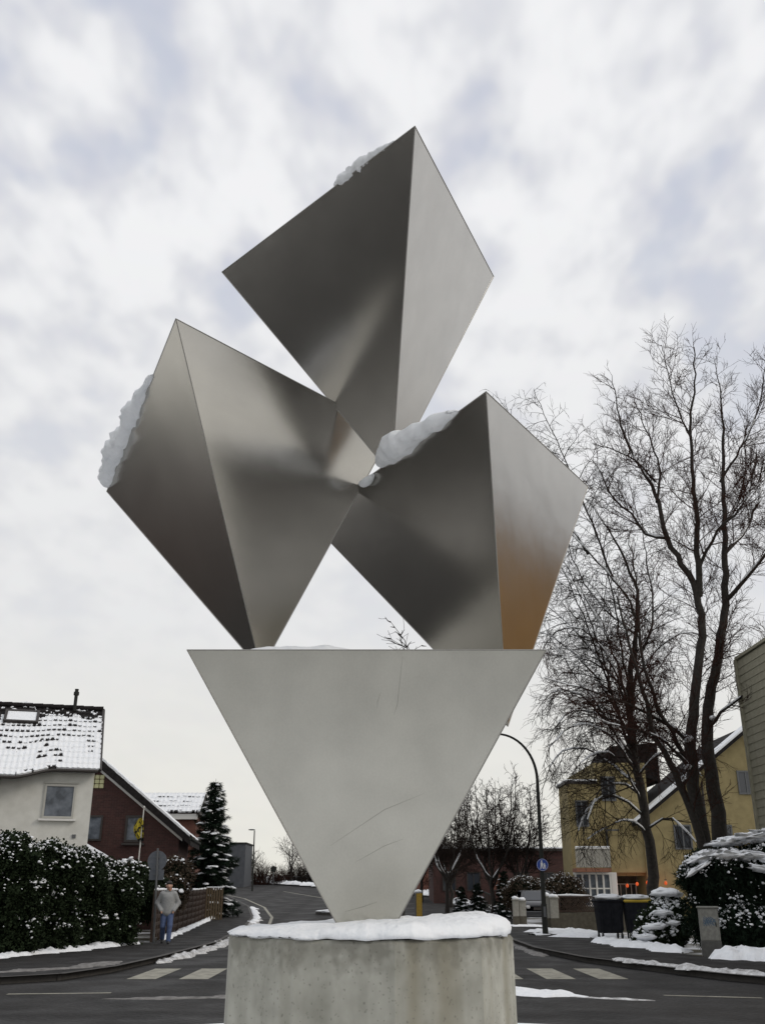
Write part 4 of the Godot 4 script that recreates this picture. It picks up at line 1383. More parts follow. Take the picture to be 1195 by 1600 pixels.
	obj("pole", tm, M.dark_metal, tq)
	var ts := MB.new()
	ts.cyl(Vector3(-0.2, 2.1, 0.05), Vector3(-0.2, 2.1, 0.065), 0.3, 0.3, 24)
	obj("disc", ts, M.sign_blue, tq)
	var yb := thing("yellow_bollard", "yellow and grey bollard with snow cap right of the steel tip", "bollard", Vector3(1.98, ht(-58), -58))
	bx("shaft", Vector3(0.06, 0.62, 0), Vector3(0.32, 1.25, 0.3), M.yellow_post, yb, 0.02)
	bx("side", Vector3(-0.15, 0.62, 0), Vector3(0.1, 1.24, 0.28), M.grey_metal, yb, 0.01)
	cap_snow("snow cap on the yellow bollard", Vector3(1.98, ht(-58) + 1.32, -58), Vector3(0.22, 0.12, 0.2), 422)

func car():
	var c := thing("parked_car", "dark parked car in the driveway behind the gate posts", "car", Vector3(7.35, 0.12, -50.2))
	var prof := [[-2.1, 0.35], [-2.15, 0.75], [-2.0, 0.92], [-1.3, 0.98], [-0.7, 1.42], [1.0, 1.46], [1.9, 1.0], [2.1, 0.7], [2.05, 0.35]]
	var mb := MB.new()
	var rows := []
	for k in [[-0.86, 0.55], [-0.84, 1.0], [-0.6, 1.0], [0.6, 1.0], [0.84, 1.0], [0.86, 0.55]]:
		pass
	var ws := [-0.86, -0.87, -0.7, 0.0, 0.7, 0.87, 0.86]
	for q in prof:
		for i in 7:
			var top: bool = q[1] > 1.0
			var w: float = ws[i] * (0.84 if top else 1.0)
			var yy: float = q[1] - (0.05 if absf(ws[i]) > 0.8 else 0.0)
			if i == 0 or i == 6: yy = minf(yy, 0.3) if not top else minf(yy, 0.92)
			rows.append(Vector3(w, yy, -q[0]))
	mb.grid(rows, 7, Vector3.UP)
	for s in [-1.0, 1.0]:
		for i in prof.size() - 1:
			var a: Array = prof[i]
			var b: Array = prof[i + 1]
			mb.quad(Vector3(s * 0.87, minf(a[1], 0.95), -a[0]), Vector3(s * 0.87, minf(b[1], 0.95), -b[0]), Vector3(s * 0.86, 0.28, -b[0]), Vector3(s * 0.86, 0.28, -a[0]), Vector3(s, 0, 0))
	mb.quad(Vector3(-0.86, 0.28, 2.08), Vector3(0.86, 0.28, 2.08), Vector3(0.86, 0.75, 2.14), Vector3(-0.86, 0.75, 2.14), Vector3(0, 0, 1))
	obj("body", mb, M.car, c)
	var wd := MB.new()
	wd.quad(Vector3(-0.66, 1.02, 1.27), Vector3(0.66, 1.02, 1.27), Vector3(0.58, 1.4, 0.76), Vector3(-0.58, 1.4, 0.76), Vector3(0, 0.6, 1))
	obj("windscreen", wd, M.glass, c)
	for s in [-1.0, 1.0]:
		var hl := MB.new()
		hl.lump(Vector3(s * 0.64, 0.72, 2.1), Vector3(0.16, 0.08, 0.06), nz, 0.0, 1.0, 12, 8)
		obj("headlight", hl, M.headlight, c)
		var mr := MB.new()
		mr.lump(Vector3(s * 0.97, 1.0, 0.95), Vector3(0.1, 0.07, 0.06), nz, 0.0, 1.0, 10, 6)
		obj("wing_mirror", mr, M.car, c)
		for t in [-1.3, 1.3]:
			var wh := MB.new()
			wh.cyl(Vector3(s * 0.72, 0.31, t), Vector3(s * 0.9, 0.31, t), 0.31, 0.31, 20)
			var wo := obj("wheel", wh, M.rubber, c)
			var rm := MB.new()
			rm.cyl(Vector3(s * 0.89, 0.31, t), Vector3(s * 0.905, 0.31, t), 0.19, 0.19, 16)
			obj("rim", rm, M.grey_metal, wo)
	bx("bumper", Vector3(0, 0.45, 2.15), Vector3(1.66, 0.2, 0.1), M.car, c, 0.03)
	bx("grille", Vector3(0, 0.66, 2.135), Vector3(0.8, 0.12, 0.05), M.dark_frame, c)

# ---------------------------------------------------------------- hedges and evergreens
var leaf_cluster: ArrayMesh
var snow_fleck: ArrayMesh
var needle_tuft: ArrayMesh

func make_clusters():
	var r := RandomNumberGenerator.new()
	r.seed = 9
	var mb := MB.new()
	for k in 7:
		var o := Vector3(r.randfn(0, 0.05), r.randfn(0, 0.05), r.randfn(0, 0.03))
		var b := Basis.from_euler(Vector3(r.randf_range(-0.9, 0.9), r.randf() * TAU, r.randf_range(-0.9, 0.9)))
		var l := r.randf_range(0.055, 0.09)
		var w := l * 0.42
		var tip := o + b * Vector3(0, l * 0.1, l)
		var ml := o + b * Vector3(-w, 0.012, l * 0.45)
		var mr := o + b * Vector3(w, 0.012, l * 0.45)
		mb.tri(o, ml, tip, (b * Vector3(-0.25, 1, 0)).normalized())
		mb.tri(o, tip, mr, (b * Vector3(0.25, 1, 0)).normalized())
	leaf_cluster = mb.mesh()
	var sm := MB.new()
	sm.lump(Vector3.ZERO, Vector3(0.07, 0.035, 0.06), noise(88, 1.0, 2), 0.7, 14.0, 8, 5)
	snow_fleck = sm.mesh()
	var nm := MB.new()
	for k in 9:
		var b := Basis.from_euler(Vector3(r.randf_range(-0.7, 0.7), r.randf_range(-0.9, 0.9), 0))
		var l := r.randf_range(0.08, 0.16)
		var d := b * Vector3(0, 0, l)
		var sd := b * Vector3(0.012, 0, 0)
		var o := Vector3(0, 0, k * 0.012)
		nm.tri(o - sd, o + sd, o + d, (b * Vector3.UP).normalized())
	needle_tuft = nm.mesh()

func scatter(nm: String, parent: Node, mesh: Mesh, m: Material, xf: Array) -> void:
	var mm := MultiMesh.new()
	mm.transform_format = MultiMesh.TRANSFORM_3D
	mm.mesh = mesh
	mm.instance_count = xf.size()
	for i in xf.size(): mm.set_instance_transform(i, xf[i])
	var mi := MultiMeshInstance3D.new()
	mi.multimesh = mm
	mi.material_override = m
	mi.name = nm
	mi.set_meta("kind", "stuff")
	parent.add_child(mi, true)

func rb(sc := 1.0) -> Basis:
	return Basis.from_euler(Vector3(rng.randf_range(-1.2, 1.2), rng.randf() * TAU, rng.randf_range(-1.2, 1.2))).scaled(Vector3.ONE * sc)

# bush as a set of ellipsoids: surface points on their union
func bush(parent: Node, ells: Array, count: int, mesh: Mesh, m: Material, snow: int, snow_bias: float, sc := 1.0, snow_sc := 1.0):
	var xf := []
	var sx := []
	var area := []
	var tot := 0.0
	for e in ells:
		var s: Vector3 = e[1]
		tot += s.x * s.y + s.y * s.z + s.x * s.z
		area.append(tot)
	var tries := 0
	var lim := (count + snow) * 6
	while (xf.size() < count or sx.size() < snow) and tries < lim:
		tries += 1
		var t := rng.randf() * tot
		var k := 0
		while area[k] < t: k += 1
		var c: Vector3 = ells[k][0]
		var s: Vector3 = ells[k][1]
		var d := Vector3(rng.randfn(), rng.randfn(), rng.randfn()).normalized()
		var nn := nz.get_noise_3dv((c + d * s) * 1.6)
		var depth := 1.0 - 0.22 * absf(rng.randfn()) * 0.7
		var p := c + d * s * (1.0 + 0.22 * nn) * depth
		if p.y < 0.05: continue
		var inside := false
		for j in ells.size():
			if j != k and ((p - ells[j][0]) / (ells[j][1] as Vector3)).length() < 0.8:
				inside = true
				break
		if inside: continue
		if xf.size() < count:
			xf.append(Transform3D(rb(sc * rng.randf_range(0.7, 1.3)), p))
		if sx.size() < snow:
			var gr := (d / s).normalized()
			var mask := nz.get_noise_3dv(p * 1.9 + Vector3(31, 0, 0)) + 0.5 * nz.get_noise_3dv(p * 6.0) + gr.y * 0.75 + snow_bias
			if mask > 0.35:
				var q := c + d * s * (1.0 + 0.22 * nn) * 1.015
				var f := (0.3 + 1.3 * rng.randf() * rng.randf()) * snow_sc * 1.15
				sx.append(Transform3D(Basis.from_euler(Vector3(rng.randf_range(-0.5, 0.5), rng.randf() * TAU, rng.randf_range(-0.5, 0.5))).scaled(Vector3(f, f, f)), q))
	scatter("foliage", parent, mesh, m, xf)
	if sx.size(): scatter("snow_flecks", parent, snow_fleck, M.snow, sx)
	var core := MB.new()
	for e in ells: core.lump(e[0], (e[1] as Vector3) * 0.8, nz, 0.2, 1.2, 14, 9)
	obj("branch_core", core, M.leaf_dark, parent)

func hedges():
	make_clusters()
	# ---- laurel hedge on the left: overlapping masses along the pavement
	var h := thing("laurel_hedge", "tall dark laurel hedge flecked with snow along the left pavement", "hedge", Vector3.ZERO)
	var line := [Vector3(-15, 0, -25.3), Vector3(-12.5, 0, -25.2), Vector3(-10.6, 0, -25.3), Vector3(-9.6, 0, -26.1), Vector3(-9.0, 0, -27.6), Vector3(-8.6, 0, -29.0), Vector3(-8.25, 0, -30.4)]
	var tops := [2.9, 2.95, 3.0, 3.0, 2.75, 2.55, 2.4]
	var el := []
	for i in line.size():
		var p: Vector3 = line[i]
		for j in 3:
			var y: float = [0.55, 1.3, 1.0][j]
			if j == 2: y = tops[i] - 0.85
			el.append([p + Vector3(rng.randf_range(-0.15, 0.15), y, rng.randf_range(-0.15, 0.15)), Vector3(1.05, 0.85, 0.95) * rng.randf_range(0.92, 1.08)])
	bush(h, el, 30000, leaf_cluster, M.leaf, 4200, -0.16, 1.0, 0.55)
	# ---- evergreen shrub behind the fence
	var s2 := thing("evergreen_shrub", "dark evergreen shrub with a few brown leaves behind the board fence", "shrub", Vector3.ZERO)
	bush(s2, [[Vector3(-8.3, 1.5, -34), Vector3(1.0, 0.95, 1.2)], [Vector3(-8.5, 1.4, -37), Vector3(0.9, 0.9, 1.6)], [Vector3(-8.9, 1.4, -41), Vector3(0.9, 0.8, 2.0)], [Vector3(-9.2, 1.3, -45), Vector3(0.8, 0.8, 2.0)]], 7000, leaf_cluster, M.leaf, 420, -0.2)
	var s3 := thing("beech_bush", "brown leaved bush above the board fence behind the round sign", "shrub", Vector3.ZERO)
	bush(s3, [[Vector3(-8.0, 2.0, -40), Vector3(0.7, 0.75, 0.6)], [Vector3(-7.9, 1.4, -39), Vector3(0.6, 0.75, 0.5)]], 1100, leaf_cluster, M.leaf_brown, 30, -0.3)
	# ---- big yew on the right with shelves of snow
	var yw := thing("yew_shrub", "huge dark yew shrub under thick shelves of snow at the right edge", "shrub", Vector3.ZERO)
	var ye := [[Vector3(9.6, 1.0, -27.4), Vector3(1.7, 1.25, 1.0)], [Vector3(9.0, 1.9, -27.3), Vector3(1.15, 0.7, 0.9)], [Vector3(10.6, 2.15, -27.4), Vector3(1.5, 0.7, 1.0)], [Vector3(11.8, 1.4, -27.0), Vector3(1.7, 1.4, 1.2)], [Vector3(9.35, 0.5, -26.7), Vector3(1.0, 0.75, 0.7)], [Vector3(10.9, 0.8, -26.3), Vector3(1.2, 0.9, 0.7)]]
	bush(yw, ye, 17000, needle_tuft, M.needle, 4200, -0.22, 1.0, 0.5)
	var ysn := MB.new()
	var yn := noise(611, 1.0, 3)
	for q in [[8.35, 2.38, -26.9, 0.42, 0.11, 0.3, 0.35], [8.8, 2.42, -26.9, 0.5, 0.14, 0.4, 0.0], [9.4, 2.42, -26.8, 0.6, 0.13, 0.4, -0.05], [10.1, 2.35, -26.6, 0.6, 0.13, 0.4, -0.1], [9.25, 2.78, -27.2, 0.45, 0.1, 0.3, 0.1], [9.9, 2.9, -27.1, 0.65, 0.13, 0.45, 0.06], [10.6, 2.95, -27.0, 0.7, 0.15, 0.5, -0.05], [11.4, 2.9, -26.9, 0.7, 0.15, 0.5, 0.0], [9.9, 2.05, -26.3, 0.5, 0.09, 0.25, -0.2], [10.6, 1.95, -25.9, 0.55, 0.1, 0.3, -0.1], [8.15, 2.1, -26.7, 0.35, 0.06, 0.22, 0.5], [10.5, 1.3, -25.6, 0.3, 0.05, 0.2, 0.0], [10.9, 2.4, -26.3, 0.5, 0.1, 0.35, 0.0]]:
		ysn.lump(Vector3(q[0], q[1], q[2]), Vector3(q[3], q[4], q[5]), yn, 1.0, 4.6, 26, 14, Basis(Vector3.FORWARD, -(q[6] as float)))
	obj("snow_shelf", ysn, M.snow, yw)
	# ---- small snowy shrub next to the bins
	var ss := thing("snowy_shrub", "small rounded shrub heaped with snow between bins and yew", "shrub", Vector3.ZERO)
	bush(ss, [[Vector3(8.05, 0.55, -30.2), Vector3(0.72, 0.62, 0.6)], [Vector3(8.25, 1.0, -30.3), Vector3(0.48, 0.5, 0.45)], [Vector3(7.6, 0.3, -29.9), Vector3(0.5, 0.35, 0.45)]], 3600, leaf_cluster, M.leaf, 900, 0.0, 0.9, 0.75)
	var sn := MB.new()
	for q in [[8.25, 1.5, -30.2, 0.42, 0.14, 0.38], [7.95, 0.98, -29.75, 0.3, 0.09, 0.2], [7.65, 0.62, -29.6, 0.33, 0.1, 0.22], [8.2, 0.72, -29.65, 0.25, 0.07, 0.16], [7.4, 0.36, -29.5, 0.3, 0.08, 0.2]]:
		sn.lump(Vector3(q[0], q[1], q[2]), Vector3(q[3], q[4], q[5]), yn, 0.6, 4.0, 16, 10)
	obj("snow_shelf", sn, M.snow, ss)
	# ---- dark hedge behind the pillars and frosted twigs
	var dh := thing("frosted_bush", "frosted twiggy bush behind the driveway under the yellow house", "shrub", Vector3.ZERO)
	bush(dh, [[Vector3(7.2, 1.3, -51.5), Vector3(1.3, 0.9, 0.6)], [Vector3(8.9, 1.35, -51.2), Vector3(1.2, 0.95, 0.6)]], 2600, leaf_cluster, M.leaf_brown, 700, -0.05, 1.0, 0.42)
	# ---- spruces
	spruce("tall snowy spruce at the end of the board fence", Vector3(-9.35, ht(-56), -56), 7.3, 1.72, 20, 5)
	spruce("leftmost small snowy spruce behind the far pavement", Vector3(4.25, ht(-56), -56), 1.7, 0.62, 9, 6)
	spruce("middle small snowy spruce behind the far pavement", Vector3(5.15, ht(-56), -56.4), 1.85, 0.66, 9, 7)
	spruce("tallest of the three small snowy spruces, below the bare tree", Vector3(6.5, ht(-56), -55.5), 2.5, 0.66, 12, 8)

func spruce(label: String, at: Vector3, hgt: float, rad: float, whorls: int, sd: int):
	var t := thing("spruce_tree", label, "spruce", at)
	var r := RandomNumberGenerator.new()
	r.seed = sd * 31
	var tm := MB.new()
	tm.tube(V([Vector3(0, -0.1, 0), Vector3(0.03, hgt * 0.6, 0), Vector3(0, hgt, 0)]), F([hgt * 0.018, hgt * 0.01, 0.006]), 8)
	obj("trunk", tm, M.bark, t)
	var xf := []
	var sn := MB.new()
	var br := MB.new()
	var ns := noise(sd + 700, 1.0, 2)
	var sc := clampf(hgt / 5.0, 0.55, 1.15)
	for w in whorls:
		for k in 9:
			var f := clampf((w + r.randf()) / whorls, 0.0, 0.985)
			var y := hgt * (0.05 + 0.93 * f)
			var L := rad * (pow(1.0 - f, 0.72) * (0.86 if f < 0.08 else 1.0) + 0.05)
			var a := TAU * (k + (w % 2) * 0.5) / 9.0 + r.randf_range(-0.3, 0.3)
			var d := Vector3(cos(a), 0, sin(a))
			var len := L * r.randf_range(0.62, 1.2)
			var side := Vector3(-sin(a), 0, cos(a))
			var dr := r.randf_range(-0.15, 0.1) + (-0.50 if f < 0.6 else lerpf(-0.5, 0.35, (f - 0.6) / 0.4))
			var pts := PackedVector3Array()
			for e in 4:
				var q := e / 3.0
				pts.append(Vector3(0, y, 0) + d * len * q + Vector3(0, len * (dr * q + 0.32 * q * q), 0))
			br.tube(pts, F([0.022 * sc, 0.016 * sc, 0.011 * sc, 0.004]), 4, false)
			var nt := maxi(8, int(len * 46.0 / sc))
			for e in nt:
				var q := 0.08 + 0.92 * (e + r.randf()) / nt
				var p := Vector3(0, y, 0) + d * len * q + Vector3(0, len * (dr * q + 0.32 * q * q), 0)
				var wd := len * 0.34 * (1.05 - q) + 0.06
				var s := r.randf_range(-1, 1)
				p += side * s * wd + Vector3(0, -0.5 * absf(s) * wd - 0.10 * r.randf() * sc, 0)
				var yaw := atan2(d.x + side.x * s * 1.2, d.z + side.z * s * 1.2)
				xf.append(Transform3D(Basis.from_euler(Vector3(r.randf_range(0.0, 1.0), yaw, r.randf_range(-0.7, 0.7))).scaled(Vector3.ONE * sc * r.randf_range(0.9, 1.6)), p))
			if r.randf() < (0.7 if f < 0.62 else 0.35) and len > 0.2:
				for e in 4:
					var q2 := r.randf_range(0.55, 0.98)
					var p2 := Vector3(0, y + 0.03 * sc, 0) + d * len * q2 + side * r.randf_range(-0.12, 0.12) * len + Vector3(0, len * (dr * q2 + 0.32 * q2 * q2), 0)
					sn.lump(p2, Vector3(r.randf_range(0.06, 0.12), 0.03, r.randf_range(0.09, 0.19)) * sc, ns, 1.0, 7.0, 9, 6, Basis(Vector3.UP, atan2(d.x, d.z)) * Basis(Vector3.RIGHT, 0.25))
	obj("branches", br, M.bark, t).set_meta("kind", "stuff")
	scatter("needles", t, needle_tuft, M.needle, xf)
	obj("snow_pads", sn, M.snow, t).set_meta("kind", "stuff")

# ---------------------------------------------------------------- bare trees
# limbs: arrays of points with start and end radius; branches and twigs are grown on them
func curve_pts(a: Array, step := 0.45, jit := 0.05) -> PackedVector3Array:
	var cv := Curve3D.new()
	for i in a.size():
		var p: Vector3 = a[i]
		var t := Vector3.ZERO
		if i > 0 and i < a.size() - 1: t = ((a[i + 1] as Vector3) - (a[i - 1] as Vector3)) / 6.0
		cv.add_point(p, -t, t)
	var l := cv.get_baked_length()
	var n := maxi(2, int(l / step))
	var o := PackedVector3Array()
	for i in n + 1:
		var q := cv.sample_baked(l * i / n)
		if i > 0: q += Vector3(rng.randfn(), rng.randfn() * 0.4, rng.randfn()) * jit
		o.append(q)
	return o

func shoot(mb: MB, p: Vector3, d: Vector3, len: float, r0: float, seg: int, wob: float, lift: float, sides: int) -> PackedVector3Array:
	var pts := PackedVector3Array([p])
	var rr := PackedFloat32Array([r0])
	var dd := d
	for i in seg:
		dd = (dd + Vector3(rng.randfn(), rng.randfn(), rng.randfn()) * wob + Vector3(0, lift, 0)).normalized()
		p += dd * (len / seg)
		pts.append(p)
		rr.append(lerpf(r0, 0.0035, (i + 1.0) / seg))
	mb.tube(pts, rr, sides, false)
	return pts

func spread_dir(t: Vector3, ang: float) -> Vector3:
	var x := t.cross(Vector3(rng.randfn(), rng.randfn(), rng.randfn())).normalized()
	return (t * cos(ang) + x * sin(ang)).normalized()

# dress one limb with branches > branchlets > twigs; style: droop (negative lift) or upright
func dress(tw: MB, pts: PackedVector3Array, f0: float, spacing: float, blen: float, lift: float, dens: float, rmin := 0.006):
	var n := pts.size()
	var total := 0.0
	for i in n - 1: total += pts[i].distance_to(pts[i + 1])
	var cnt := int(total * (1.0 - f0) / spacing)
	for b in cnt:
		var f := f0 + (1.0 - f0) * (b + rng.randf()) / cnt
		var i := clampi(int(f * (n - 1)), 0, n - 2)
		var p := pts[i].lerp(pts[i + 1], f * (n - 1) - i)
		var t := (pts[i + 1] - pts[i]).normalized()
		var L := blen * (1.15 - 0.75 * f) * rng.randf_range(0.5, 1.2)
		var bp := shoot(tw, p, spread_dir(t, rng.randf_range(0.55, 1.1)), L, maxf(0.011, L * 0.009), 6, 0.10, lift, 4)
		var nb := int(L * 3.2 * dens)
		for s in nb:
			var g := 0.18 + 0.82 * (s + rng.randf()) / nb
			var k := clampi(int(g * 6), 0, 5)
			var q := bp[k].lerp(bp[k + 1], g * 6 - k)
			var u := (bp[k + 1] - bp[k]).normalized()
			var l2 := L * 0.42 * (1.15 - 0.6 * g) * rng.randf_range(0.5, 1.2)
			var cp := shoot(tw, q, spread_dir(u, rng.randf_range(0.5, 1.0)), l2, rmin + 0.0025, 4, 0.13, lift * 1.3, 3)
			var nt := int(l2 * 6.5 * dens) + 1
			for w in nt:
				var h := 0.2 + 0.8 * (w + rng.randf()) / nt
				var k2 := clampi(int(h * 4), 0, 3)
				var q2 := cp[k2].lerp(cp[k2 + 1], h * 4 - k2)
				var u2 := (cp[k2 + 1] - cp[k2]).normalized()
				shoot(tw, q2, spread_dir(u2, rng.randf_range(0.4, 1.0)), rng.randf_range(0.14, 0.42) * clampf(L, 0.6, 1.3), rmin, 2, 0.15, lift * 1.5, 3)

func bare_tree(label: String, at: Vector3, trunks: Array, limbs: Array, st: Dictionary) -> Node3D:
	var t := thing("bare_tree", label, "tree", at)
	var tw := MB.new()
	var sn := MB.new()
	for L in trunks + limbs:
		var pts := curve_pts(L[0], 0.4, L[3] if L.size() > 3 else 0.03)
		var r := PackedFloat32Array()
		for i in pts.size():
			pts[i] -= at
			r.append(lerpf(L[1], L[2], pow(float(i) / (pts.size() - 1), 0.8)))
		var mb := MB.new()
		mb.tube(pts, r, 9 if L[1] > 0.1 else 6, false)
		obj("trunk" if trunks.has(L) else "limb", mb, M.bark, t)
		var is_t := trunks.has(L)
		dress(tw, pts, (st.get("trunk_from", 0.55) if is_t else st.get("limb_from", 0.12)), st.spacing, st.blen, st.lift, st.dens, st.get("rmin", 0.006))
		# snow lying along flat limbs
		if st.get("snow", 0.0) > 0.0:
			var i := 0
			while i < pts.size() - 2:
				var d := (pts[i + 1] - pts[i]).normalized()
				if absf(d.y) < 0.86 and rng.randf() < st.snow:
					var k := mini(pts.size() - 1, i + rng.randi_range(2, 4))
					var sp := PackedVector3Array()
					var sr := PackedFloat32Array()
					for e in range(i, k + 1):
						sp.append(pts[e] + Vector3(0, r[e] * 0.72, 0))
						sr.append(r[e] * 0.8 * (0.35 if e == i or e == k else rng.randf_range(0.8, 1.1)) + 0.02)
					sn.tube(sp, sr, 6, false)
					i = k
				i += 1
	var to := obj("twigs", tw, st.get("mat", M.twig), t)
	to.set_meta("kind", "stuff")
	if sn.v.size():
		obj("branch_snow", sn, M.snow, t).set_meta("kind", "stuff")
	return t

func trees():
	rng.seed = 4242
	# ---- the big two stemmed tree on the right
	var z := -34.0
	var A := [Vector3(10.8, 0.0, z), Vector3(10.72, 3.2, z), Vector3(10.56, 5.0, z), Vector3(10.7, 6.6, z), Vector3(11.3, 9.2, z), Vector3(11.54, 10.4, z), Vector3(11.42, 12.0, z), Vector3(10.77, 14.0, z - 0.4), Vector3(10.62, 16.0, z - 0.8), Vector3(9.74, 18.5, z - 1.0), Vector3(9.51, 21.5, z - 1.2)]
	var B := [Vector3(11.15, 0.0, z - 0.5), Vector3(11.46, 3.3, z - 0.6), Vector3(11.47, 5.3, z - 0.7), Vector3(11.6, 7.2, z - 0.9), Vector3(12.61, 10.5, z - 1.0), Vector3(12.94, 12.2, z - 1.0), Vector3(13.44, 15.6, z - 1.3), Vector3(13.71, 18.0, z - 1.3), Vector3(14.0, 19.6, z - 1.5), Vector3(13.98, 22.4, z - 1.6)]
	var limbs := [
		[[Vector3(11.58, 11.6, z), Vector3(11.72, 14.5, z + 0.3), Vector3(11.84, 18.1, z + 0.6), Vector3(12.15, 19.8, z + 0.8), Vector3(12.3, 21.6, z + 0.9)], 0.13, 0.02],
		[[Vector3(10.7, 2.6, z + 0.2), Vector3(10.26, 3.92, z + 0.6), Vector3(9.68, 5.27, z + 1.0), Vector3(9.06, 6.5, z + 1.3), Vector3(8.73, 7.9, z + 1.6), Vector3(8.31, 9.5, z + 2.0), Vector3(8.0, 11.0, z + 2.1)], 0.17, 0.025],
		[[Vector3(12.88, 11.7, z - 1), Vector3(13.6, 12.5, z), Vector3(14.4, 13.5, z + 0.8), Vector3(15.6, 15.2, z + 1.4)], 0.09, 0.02],
		[[Vector3(13.1, 13.6, z - 1.1), Vector3(14.48, 15.0, z - 2), Vector3(15.4, 16.6, z - 2.6), Vector3(16.0, 18.5, z - 3)], 0.085, 0.02],
		[[Vector3(10.77, 14.0, z - 0.4), Vector3(10.09, 14.45, z - 1), Vector3(9.86, 15.4, z - 1.5), Vector3(9.21, 16.3, z - 1.8), Vector3(8.62, 18.1, z - 2.1)], 0.07, 0.015],
		[[Vector3(11.63, 12.5, z + 0.05), Vector3(12.28, 13.84, z + 0.8), Vector3(13.09, 14.6, z + 1.6), Vector3(13.6, 16.4, z + 2.2)], 0.07, 0.015],
		[[Vector3(13.42, 16.7, z - 1.3), Vector3(14.63, 18.6, z - 0.8), Vector3(15.21, 20.0, z - 0.4), Vector3(15.5, 21.8, z)], 0.06, 0.014],
		[[Vector3(13.15, 14.7, z - 1.2), Vector3(14.19, 16.0, z - 1.8), Vector3(14.89, 17.8, z - 2.2), Vector3(15.2, 19.8, z - 2.4)], 0.06, 0.014],
		[[Vector3(10.62, 15.6, z - 0.7), Vector3(11.1, 17.3, z - 1.4), Vector3(10.9, 19.4, z - 2.0), Vector3(10.7, 21.0, z - 2.4)], 0.06, 0.014],
		[[Vector3(11.84, 17.6, z + 0.6), Vector3(11.2, 19.2, z + 1.1), Vector3(10.9, 21.4, z + 1.3)], 0.045, 0.012],
		[[Vector3(10.5, 5.4, z), Vector3(9.8, 6.6, z + 0.8), Vector3(9.2, 7.6, z + 1.2), Vector3(8.9, 9.2, z + 1.3), Vector3(9.0, 11.5, z + 1.2), Vector3(8.9, 13.6, z + 1.2)], 0.10, 0.018],
		[[Vector3(11.5, 6.9, z - 0.8), Vector3(12.2, 7.6, z - 0.2), Vector3(13.2, 8.4, z + 0.4), Vector3(14.2, 9.8, z + 0.6)], 0.07, 0.015],
		[[Vector3(10.62, 6.3, z), Vector3(9.3, 7.05, z + 0.9), Vector3(7.3, 7.75, z + 1.5), Vector3(5.4, 8.2, z + 1.9)], 0.075, 0.012],
		[[Vector3(10.55, 5.5, z), Vector3(9.2, 6.3, z + 1.4), Vector3(7.6, 6.6, z + 2.2), Vector3(6.2, 7.0, z + 2.6)], 0.065, 0.012],
		[[Vector3(10.7, 16.5, z - 0.8), Vector3(9.9, 17.1, z - 0.2), Vector3(9.0, 17.4, z + 0.2), Vector3(8.0, 17.6, z + 0.4)], 0.045, 0.012],
	]
	var big := bare_tree("huge two stemmed bare tree towering behind the snowy yew", Vector3(10.95, 0, z), [[A, 0.30, 0.010], [B, 0.33, 0.010]], limbs, {"spacing": 0.2, "blen": 2.3, "lift": 0.055, "dens": 1.5, "snow": 0.22, "trunk_from": 0.34, "mat": M.twig_red, "rmin": 0.0068})
	var fs := MB.new()
	for q in [[10.5, 6.45, -33.8, 0.22, 0.13], [10.4, 5.5, -33.8, 0.14, 0.09], [11.75, 7.3, -34.7, 0.13, 0.09]]:
		fs.lump(Vector3(q[0], q[1], q[2]) - big.position, Vector3(q[3], q[4], 0.16), noise(77, 1.0, 2), 0.35, 3.0, 14, 9)
	obj("fork_snow", fs, M.snow, big)
	# ---- slender tree left of it with drooping, snow lined branches
	z = -38.0
	var T := [Vector3(9.9, 0, z), Vector3(9.94, 1.6, z), Vector3(9.93, 3.4, z), Vector3(9.79, 5.0, z), Vector3(9.64, 6.4, z), Vector3(9.62, 7.2, z), Vector3(9.75, 9.2, z), Vector3(10.3, 11.6, z), Vector3(10.39, 13.2, z), Vector3(9.76, 15.1, z), Vector3(8.66, 17.1, z)]
